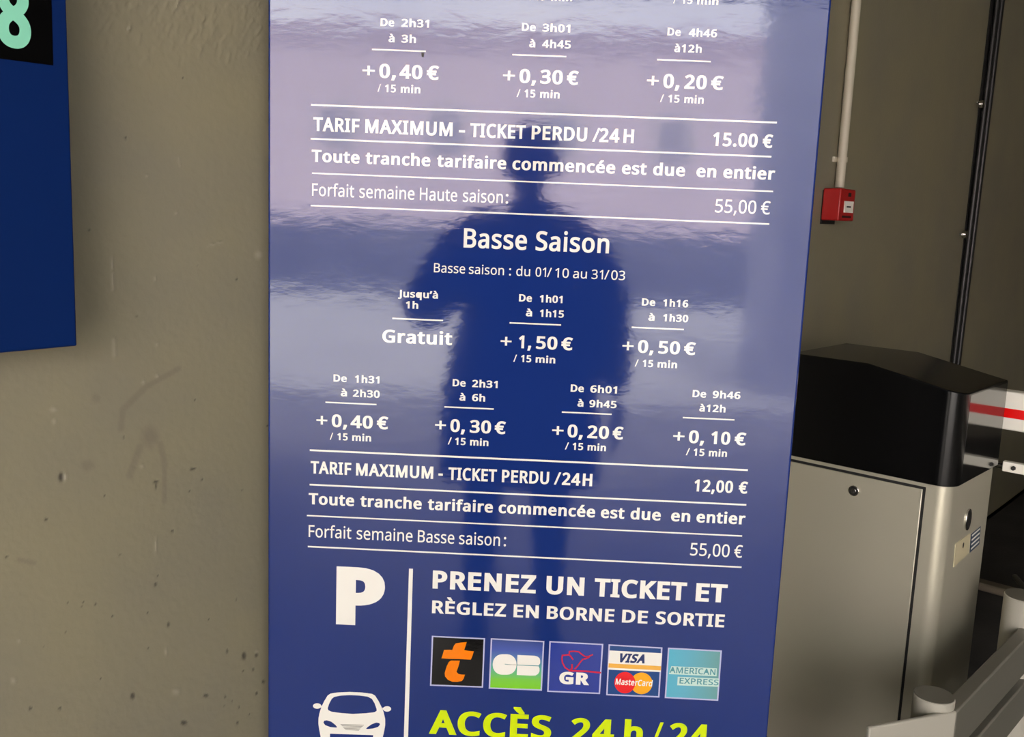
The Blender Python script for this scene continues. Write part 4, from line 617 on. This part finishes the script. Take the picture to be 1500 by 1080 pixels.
def cprism(fp, z0, z1):
    n = len(fp); v = [cab(a, b, z0) for a, b in fp]+[cab(a, b, z1) for a, b in fp]
    return v, [tuple(range(n))[::-1], tuple(range(n, 2*n))]+[(i, (i+1) % n, n+(i+1) % n, n+i) for i in range(n)]
RB = .035
obj('body', cprism(footprint(aL, .012, 0, DEP, RB), 0, zB), M_silver, bg_, bevel=.0015)
aD1, _ = cfront(1353, 720); aD0 = aL+.018
zD1 = cfront(1352, 717)[1]
obj('door_seal', cprism([(aD0-.006, -.001), (aD1+.005, -.001), (aD1+.005, .004), (aD0-.006, .004)], .01, zD1+.007), M_dark, bg_)
dr = obj('door', cprism([(aD0, -.005), (aD1-.002, -.005), (aD1-.002, .003), (aD0, .003)], .016, zD1), M_silver, bg_, bevel=.0012)
la, lz = cfront(1251, 719, -.005)
def cf(a, z, b): return cab(a, b, z)
lk = obj('lock', join(cyl(cf(la, lz, -.0049), cf(la, lz, -.009), .0145, 28)), M_steel, dr, smooth=True, bevel=.001)
obj('lock_ring', cyl(cf(la, lz, -.009), cf(la, lz, -.0096), .0105, 28), M_dark, bg_)
obj('lock_core', cyl(cf(la, lz, -.009), cf(la, lz, -.0115), .0075, 24), M_steel, bg_, smooth=True, bevel=.0006)
obj('key_slot', frame_box(cf(la, lz, -.0115), Ca, -Cb, EZ, -.001, .001, 0, .0004, -.0045, .0045), M_dark, bg_)
# hood: flat top falling towards the arm side, rounded front corner
zc_ = cside(1418, 577, .02)[1]; zt = cfront(1273, 532)[1]; a1_ = cfront(1273, 532)[0]
hb, hz = cside(1466, 553, .02)
print('hood', zc_, zt, a1_, hb, hz)
fp = footprint(aL-.004, .022, -.008, DEP+.006, .05, 10)
def ztop(a): return zt if a <= a1_ else zt+(zc_-zt)*(a-a1_)/(.022-a1_)
bot = [cab(a, b, zB) for a, b in fp]
# insert break points on the front and back edges
fp2 = [fp[0], fp[1], (a1_, -.008)]+fp[2:]+[(a1_, DEP+.006)]
n = len(fp2); V = [cab(a, b, zB) for a, b in fp2]+[cab(a, b, ztop(a)) for a, b in fp2]
F = [tuple(range(n))[::-1]]+[(i, (i+1) % n, n+(i+1) % n, n+i) for i in range(n)]
F += [(n+0, n+1, n+2, n+n-1), tuple([n+2]+[n+i for i in range(3, n)])]
hood = obj('hood', (V, F), M_black, bg_, bevel=.003)
# mirror-glossy cheek on the arm side of the hood
V = [cab(.0225, .045, zB+.003), cab(.0225, DEP+.003, zB+.003), cab(.0225, DEP+.003, zc_-.006), cab(.0225, .045, zc_-.006)]
obj('hood_cheek', (V+[p-Ca*.002 for p in V], [(0, 1, 2, 3), (4, 7, 6, 5), (0, 4, 5, 1), (1, 5, 6, 2), (2, 6, 7, 3), (3, 7, 4, 0)]), M_blackside, hood)
# arm
AB = DEP+.05
a0_, zA1 = cfront(1467, 572, AB); _, zA0 = cfront(1456, 627, AB); zA1b = cfront(1496, 575.5, AB)[1]
_, zs1 = cfront(1461, 597, AB); _, zs0 = cfront(1461, 608.5, AB)
print('arm z', zA0, zA1, zA1b, zs0, zs1, 'a', a0_)
arm = obj('arm', frame_box(C0, Ca, Cb, EZ, -.15, 2.6, AB, AB+.045, zA0, zA1), M_white, bg_, bevel=.004)
obj('red_stripe', frame_box(C0, Ca, Cb, EZ, -.15, 2.6, AB-.0012, AB, zs0-.002, zs1+.002), M_stripe, arm)
obj('arm_hub', cyl(cab(-.1, DEP, (zA0+zA1)/2), cab(-.1, AB+.05, (zA0+zA1)/2), .045), M_dark, bg_, smooth=True)
aT, zT1 = cfront(1469, 676, AB); zT0 = cfront(1469, 690, AB)[1]; aT0 = cfront(1450, 685, AB)[0]
zm = (zT0+zT1)/2
lo = obj('lower_rod', frame_box(C0, Ca, Cb, EZ, aT, 2.55, AB, AB+.02, zT0-.001, zT1+.001), M_white, bg_, bevel=.002)
obj('rod_tip', cyl(cab(aT0, AB+.01, zm), cab(aT, AB+.01, zm), .008, 16, .010), M_steel, lo, smooth=True)
ab, zb2 = cfront(1485, 684, AB)
obj('bolt', cyl(cab(ab, AB, zb2-.004), cab(ab, AB-.006, zb2-.004), .0065, 6), M_dark, lo)
# side details
bk, zk = cside(1417, 761, .012)
def cs3(b, z, a=.0122): return cab(a, b, z)
nn = 28; ring = [cs3(bk+.016*math.cos(2*math.pi*i/nn), zk+.028*math.sin(2*math.pi*i/nn)) for i in range(nn)]
def ell(rb, rz, a0, a1, b=bk, z=zk):
    v = [cab(a0, b+rb*math.cos(2*math.pi*i/nn), z+rz*math.sin(2*math.pi*i/nn)) for i in range(nn)]+[cab(a1, b+rb*math.cos(2*math.pi*i/nn), z+rz*math.sin(2*math.pi*i/nn)) for i in range(nn)]
    return v, [tuple(range(nn)), tuple(range(nn, 2*nn))]+[(i, (i+1) % nn, nn+(i+1) % nn, nn+i) for i in range(nn)]
hd = obj('oval_lock', ell(.022, .030, .0115, .0165), M_steel, bg_, smooth=True, bevel=.0012)
obj('keyhole_cover', ell(.017, .025, .0165, .0175), M_dark, hd)
q0 = cside(1399, 797, .012); q1 = cside(1421, 781, .012); q2 = cside(1419, 810, .012); q3 = cside(1396, 831, .012)
M_yl = mat('cream_label', (.62, .56, .36), .5)
st = obj('rating_label', ([cs3(*q, .0124) for q in (q3, q2, q1, q0)]+[cs3(*q, .0135) for q in (q3, q2, q1, q0)], [(0, 1, 2, 3), (4, 7, 6, 5), (0, 4, 5, 1), (1, 5, 6, 2), (2, 6, 7, 3), (3, 7, 4, 0)]), M_yl, bg_)
g = cside(1411, 799, .0135); obj('print_mark', ([cab(.0138, g[0]+.006*math.cos(2*math.pi*i/12), g[1]+.008*math.sin(2*math.pi*i/12)) for i in range(12)], [tuple(range(12))]), M_dark, st)
q = [cside(*p, .012) for p in ((1420, 810), (1434, 797), (1436, 771), (1422, 783))]
s2 = obj('blue_label', ([cs3(*p, .0124) for p in q]+[cs3(*p, .0133) for p in q], [(0, 1, 2, 3), (4, 7, 6, 5), (0, 4, 5, 1), (1, 5, 6, 2), (2, 6, 7, 3), (3, 7, 4, 0)]), mat('slate_blue_label', (.04, .07, .12), .5), bg_)
for k in (.12, .36, .60, .84):
    L = lambda f: [cs3(q[0][0]+(q[1][0]-q[0][0])*u+(q[3][0]-q[0][0])*f, q[0][1]+(q[1][1]-q[0][1])*u+(q[3][1]-q[0][1])*f, .0136) for u in (.08, .92)]
    a_, b_ = L(k), L(k+.10)
    obj('print_line', ([a_[0], a_[1], b_[1], b_[0]], [(0, 1, 2, 3)]), M_white, s2)

# ------------------------------------------------------------------ low guard rail in front of the cabinet
ZR = .52
K = at_z(1402, 1043, ZR); E1 = at_z(1274, 1067, ZR); K.z = 0; E1.z = 0
print('rail corner', K, E1)
gr = empty('guard_rail', K, 'low grey metal guard rail with round posts, bent around the barrier cabinet', 'rail')
Rb = Cb*1.0; Rn = Vector((-Rb.y, Rb.x, 0))     # along the rail; towards the cabinet
Ru = (E1-K).normalized(); Rm = Vector((Ru.y, -Ru.x, 0))
if Rm.dot(C0-K) < 0: Rm = -Rm
if Rn.dot(C0-K) < 0: Rn = -Rn
gr_h = .105
def railbox(z0, z1, th=.034): return frame_box(K, Rb, Rn, EZ, 0, 3.4, 0, th, z0, z1)
obj('rail_board', railbox(ZR-gr_h, ZR), M_rail, gr, bevel=.004)
obj('rail_board', railbox(ZR-gr_h*2-.03, ZR-gr_h-.03, .05), M_rail, gr, bevel=.004)
obj('rail_web', frame_box(K, Rb, Rn, EZ, 0.01, 3.4, .030, .034, ZR-gr_h*2, ZR-.02), M_dark, gr)
obj('end_plate', frame_box(K, Ru, Rm, EZ, .0, (E1-K).length, 0, .010, ZR-.3, ZR), M_rail_lit, gr, bevel=.003)
# round posts behind the boards
def post_at(px, py, z): 
    p = at_z(px, py, z); return Vector((p.x, p.y, 0))
zp = ZR+.018
pA = post_at(1368.5, 1018.5, zp); rA = (post_at(1399, 1030, zp)-post_at(1338, 1009, zp)).length/2
print('post radius', rA, pA)
obj('post', cyl(pA, pA+EZ*zp, rA*.97, 40), M_rail_lit, gr, smooth=True, bevel=.003)
obj('post_top_shade', cyl(pA+EZ*zp, pA+EZ*(zp+.0015), rA*.93, 40), M_rail, gr, smooth=True)  # added disc: the post top's shade put in as a darker colour
zq = ZR+.07
pB = post_at(1502, 873, zq)
obj('post', cyl(pB, pB+EZ*zq, rA*1.15, 40), M_rail_lit, gr, smooth=True, bevel=.003)
obj('post_top_shade', cyl(pB+EZ*zq, pB+EZ*(zq+.0015), rA*1.1, 40), M_rail, gr, smooth=True)  # second post top, its shade again a darker disc
obj('post', cyl(K+Rb*2.6+Rn*.1, K+Rb*2.6+Rn*.1+EZ*ZR, rA, 40), M_rail, gr, smooth=True, bevel=.003)
obj('support_post', frame_box(K, Rb, Rn, EZ, .42, .47, .05, .09, 0, ZR-.24), M_white, gr)

# kerb and a grey bar lying near it
k0 = at_z(1420, 862, .0); k1 = at_z(1500, 884, .0); kd = (k1-k0).normalized(); kn = Vector((-kd.y, kd.x, 0))
tag(obj('trim_1', frame_box(k0, kd, kn, EZ, -.5, 2.5, 0, .07, 0, .035), M_kerb, bevel=.01), 'worn beige concrete kerb behind the barrier', kind='structure')
e0 = at_z(1486, 849, .04); e1 = at_z(1506, 872, .05)
tag(obj('metal_bar', cyl(e0+EZ*.012, e1+EZ*.012, .012, 12), M_rail, smooth=True), 'short grey metal bar lying across the concrete kerb', 'bar')
(s0w, z0w), (s1w, z1w) = wall_sz(1500, 731), wall_sz(1445, 781)
tag(obj('baseboard_left', frame_box(W0, Wt, Wn, EZ, wall_sz(1330, 800)[0], 13.4, 0.0, .02, 0, (z0w+z1w)/2), M_dark), 'black band along the foot of the grey wall', kind='structure')

# ------------------------------------------------------------------ the photographer, seen mirrored in the sign
M_coat = mat('dark_coat_cloth', (0.012, 0.014, 0.02), .85); M_trou = mat('dark_trousers', (0.01, 0.011, 0.014), .9)
M_skin = mat('skin', (0.42, 0.25, 0.18), .55); M_hair = mat('dark_hair', (0.015, 0.01, 0.008), .6); M_shoe = mat('dark_shoes', (0.01, .01, .01), .4)
PX_ = -.045; PB = Vector((0.0, -.42, 0))
prs = empty('person', PB, 'person in dark coat standing before the sign, holding up a phone', 'person')
def skin_obj(name, pts, edges, rad, root, m, parent, sub=2):
    off = root_of(parent).location
    me = bpy.data.meshes.new(name); me.from_pydata([tuple(Vector(p)-off) for p in pts], edges, [])
    o = bpy.data.objects.new(name, me); COL.objects.link(o); o.parent = parent
    md = o.modifiers.new('skin', 'SKIN'); md.use_smooth_shade = True
    for i, r in enumerate(rad):
        sv = me.skin_vertices[0].data[i]; sv.radius = (r, r) if not isinstance(r, tuple) else r; sv.use_root = (i == root)
    s = o.modifiers.new('sub', 'SUBSURF'); s.levels = sub; s.render_levels = sub
    me.materials.append(m)
    return o
y = -.42
body = [(0, y, .98), (0, y, 1.12), (0, y+.01, 1.28), (0, y, 1.42), (0, y, 1.50), (0, y+.01, 1.56),      # pelvis..neck 0-5
        (-.10, y, .93), (-.12, y+.02, .50), (-.13, y-.01, .10), (-.13, y+.12, .05),                     # left leg 6-9
        (.10, y, .93), (.12, y+.02, .50), (.13, y-.01, .10), (.13, y+.12, .05),                         # right leg 10-13
        (-.20, y, 1.42), (-.38, y+.05, 1.13), (-.10, y+.29, 1.36),                                        # left arm 14-16
        (.20, y, 1.42), (.30, y-.02, 1.15), (.33, y+.06, .89)]                                          # right arm 17-19
be = [(0,1),(1,2),(2,3),(3,4),(4,5),(0,6),(6,7),(7,8),(8,9),(0,10),(10,11),(11,12),(12,13),(3,14),(14,15),(15,16),(3,17),(17,18),(18,19)]
br = [(.20,.14),(.20,.14),(.22,.15),(.20,.13),(.10,.09),(.058,.058),(.11,.11),(.075,.08),(.05,.055),(.045,.04),(.11,.11),(.075,.08),(.05,.055),(.045,.04),.115,.085,.05,.115,.085,.05]
bo = skin_obj('body', body, be, br, 0, M_coat, prs)
# coat skirt
def ringmesh(rings, n=28):
    V, F = [], []
    for (cx, cy, z, rx, ry) in rings: V += [Vector((cx+rx*math.cos(2*math.pi*i/n), cy+ry*math.sin(2*math.pi*i/n), z)) for i in range(n)]
    for j in range(len(rings)-1): F += [(j*n+i, j*n+(i+1) % n, (j+1)*n+(i+1) % n, (j+1)*n+i) for i in range(n)]
    F += [tuple(range(n)), tuple(range((len(rings)-1)*n, len(rings)*n))]
    return V, F
obj('coat_skirt', ringmesh([(0, y, .58, .29, .2), (0, y, .75, .285, .195), (0, y, .92, .275, .185), (0, y, 1.05, .25, .17), (0, y, 1.18, .215, .145), (0, y, 1.30, .15, .10)]), M_coat, prs, smooth=True)
obj('collar', ringmesh([(0, y, 1.46, .10, .09), (0, y+.005, 1.53, .075, .075), (0, y+.005, 1.545, .068, .07)]), M_coat, prs, smooth=True)
# head
bm = bmesh.new(); bmesh.ops.create_uvsphere(bm, u_segments=40, v_segments=30, radius=1)
for v_ in bm.verts:
    x, yy, z = v_.co; f_ = max(0, yy)
    wdt = .074*(1-.22*max(0, -z)**1.5); dz = .116
    px_ = x*wdt; py_ = yy*.094; pz_ = z*dz
    if yy > 0:
        py_ += .020*math.exp(-((px_/.012)**2))*math.exp(-((pz_+.012)/.024)**2)                    # nose
        py_ -= .008*math.exp(-(((abs(px_)-.030)/.014)**2))*math.exp(-((pz_-.008)/.014)**2)        # eye sockets
        py_ += .005*math.exp(-((px_/.022)**2))*math.exp(-((pz_+.052)/.008)**2)                    # lips
        py_ += .006*math.exp(-((px_/.02)**2))*math.exp(-((pz_+.095)/.016)**2)                     # chin
    v_.co = (px_, py_, pz_)
HC = Vector((0, y+.035, 1.665)); me = bpy.data.meshes.new('head'); bm.to_mesh(me); bm.free()
for p in me.polygons: p.use_smooth = True
me.transform(Matrix.Translation(HC-PB)); hdo = bpy.data.objects.new('head', me); COL.objects.link(hdo); hdo.parent = prs; me.materials.append(M_skin)
def blob(name, c, r, m, parent, n=16):
    bm = bmesh.new(); bmesh.ops.create_uvsphere(bm, u_segments=n, v_segments=n//2+2, radius=1)
    for v_ in bm.verts: v_.co = (v_.co.x*r[0], v_.co.y*r[1], v_.co.z*r[2])
    me = bpy.data.meshes.new(name); bm.to_mesh(me); bm.free(); me.transform(Matrix.Translation(Vector(c)-PB))
    for p in me.polygons: p.use_smooth = True
    o = bpy.data.objects.new(name, me); COL.objects.link(o); o.parent = parent; me.materials.append(m); return o
for s in (-1, 1):
    blob('eye', HC+Vector((s*.030, .078, .008)), (.012, .010, .008), M_white, hdo)
    blob('pupil', HC+Vector((s*.030, .0865, .008)), (.005, .003, .005), M_dark, hdo)
    blob('ear', HC+Vector((s*.076, -.002, -.004)), (.010, .018, .030), M_skin, hdo)
    blob('eyebrow', HC+Vector((s*.030, .086, .028)), (.017, .005, .0035), M_hair, hdo)
blob('lips', HC+Vector((0, .088, -.052)), (.022, .007, .006), mat('lips', (.35, .12, .1), .5), hdo)
blob('neck', HC+Vector((0, -.02, -.12)), (.052, .052, .07), M_skin, prs)
# short hair: a cap over the skull
bm = bmesh.new(); bmesh.ops.create_uvsphere(bm, u_segments=36, v_segments=26, radius=1)
dl = [v_ for v_ in bm.verts if (v_.co.y > .25 and v_.co.z < .52) or (v_.co.z < -.35) or (v_.co.y > -.1 and v_.co.z < .05)]
bmesh.ops.delete(bm, geom=dl, context='VERTS')
for v_ in bm.verts: v_.co = (v_.co.x*.098, v_.co.y*.112-.002, v_.co.z*.134)
me = bpy.data.meshes.new('hair'); bm.to_mesh(me); bm.free(); me.transform(Matrix.Translation(HC-PB))
for p in me.polygons: p.use_smooth = True
ho = bpy.data.objects.new('hair', me); COL.objects.link(ho); ho.parent = hdo; me.materials.append(M_hair)
so_ = ho.modifiers.new('solid', 'SOLIDIFY'); so_.thickness = .008; so_.offset = 1
# shoes, hands
for s in (-1, 1):
    obj('shoe', ringmesh([(s*.13, y+.05, 0, .048, .135), (s*.13, y+.05, .03, .050, .137), (s*.13, y+.04, .07, .043, .115), (s*.13, y-.005, .10, .045, .06)], 24), M_shoe, prs, smooth=True)
def hand(wrist, tips, palm, rads=.009):
    """one skinned mesh: wrist - palm, and five finger chains"""
    pts = [wrist, palm]; ed = [(0, 1)]; rd = [.024, (.032, .016)]
    for ch in tips:
        prev = 1
        for i, p in enumerate(ch): pts.append(p); ed.append((prev, len(pts)-1)); prev = len(pts)-1; rd.append(rads*(1-.1*i))
    return pts, ed, rd
# left hand grips the lower half of the phone, fingers curling round its far edge
W_ = Vector((-.105, -.115, 1.385)); Pm = Vector((-.060, -.050, 1.425))
ch = []
for i in range(4):
    z = 1.405+i*.021
    ch.append([(-.052, -.030, z), (-.045, -.006, z+.002), (-.020+.003*i, -.001, z+.004)])
ch.append([(-.050, -.062, 1.435), (-.030, -.045, 1.462), (-.012, -.034, 1.482)])
p_, e_, r_ = hand(tuple(W_), ch, tuple(Pm), .0085); skin_obj('hand', p_, e_, r_, 0, M_skin, prs, 2)
W_ = Vector((.33, y+.06, .88)); Pm = Vector((.333, y+.075, .80)); ch = []
for i in range(4):
    yy = y+.045+i*.019
    ch.append([(.333, yy+.002, .77), (.330, yy+.006, .735-.004*(i in (1, 2))), (.320, yy+.008, .707-.008*(i in (1, 2)))])
ch.append([(.325, y+.105, .81), (.315, y+.118, .785), (.308, y+.118, .765)])
p_, e_, r_ = hand(tuple(W_), ch, tuple(Pm), .009); skin_obj('hand', p_, e_, r_, 0, M_skin, prs, 2)
ph = empty('phone', (0, -.02, 1.40), 'black phone held upright in the raised hand of the person', 'phone')
obj('phone_body', box(-.036, .036, -.020, -.012, 1.392, 1.540), M_black, ph, bevel=.003)
obj('screen', box(-.0335, .0335, -.0206, -.020, 1.396, 1.536), mat('phone_screen', (.02, .02, .03), .1), ph)
for dx, dz in ((-.016, 0), (-.016, -.022)): obj('lens', cyl((-.022+dx*.4, -.012, 1.525+dz), (-.022+dx*.4, -.0105, 1.525+dz), .007, 20), M_dark, ph, smooth=True)
# the person stands a touch to the left of the phone; the raised forearm reaches back to it
prs.location.x += PX_
for o in prs.children:
    if o.name.startswith('hand') and min(v.co.z for v in o.data.vertices) > 1.2: o.location.x -= PX_
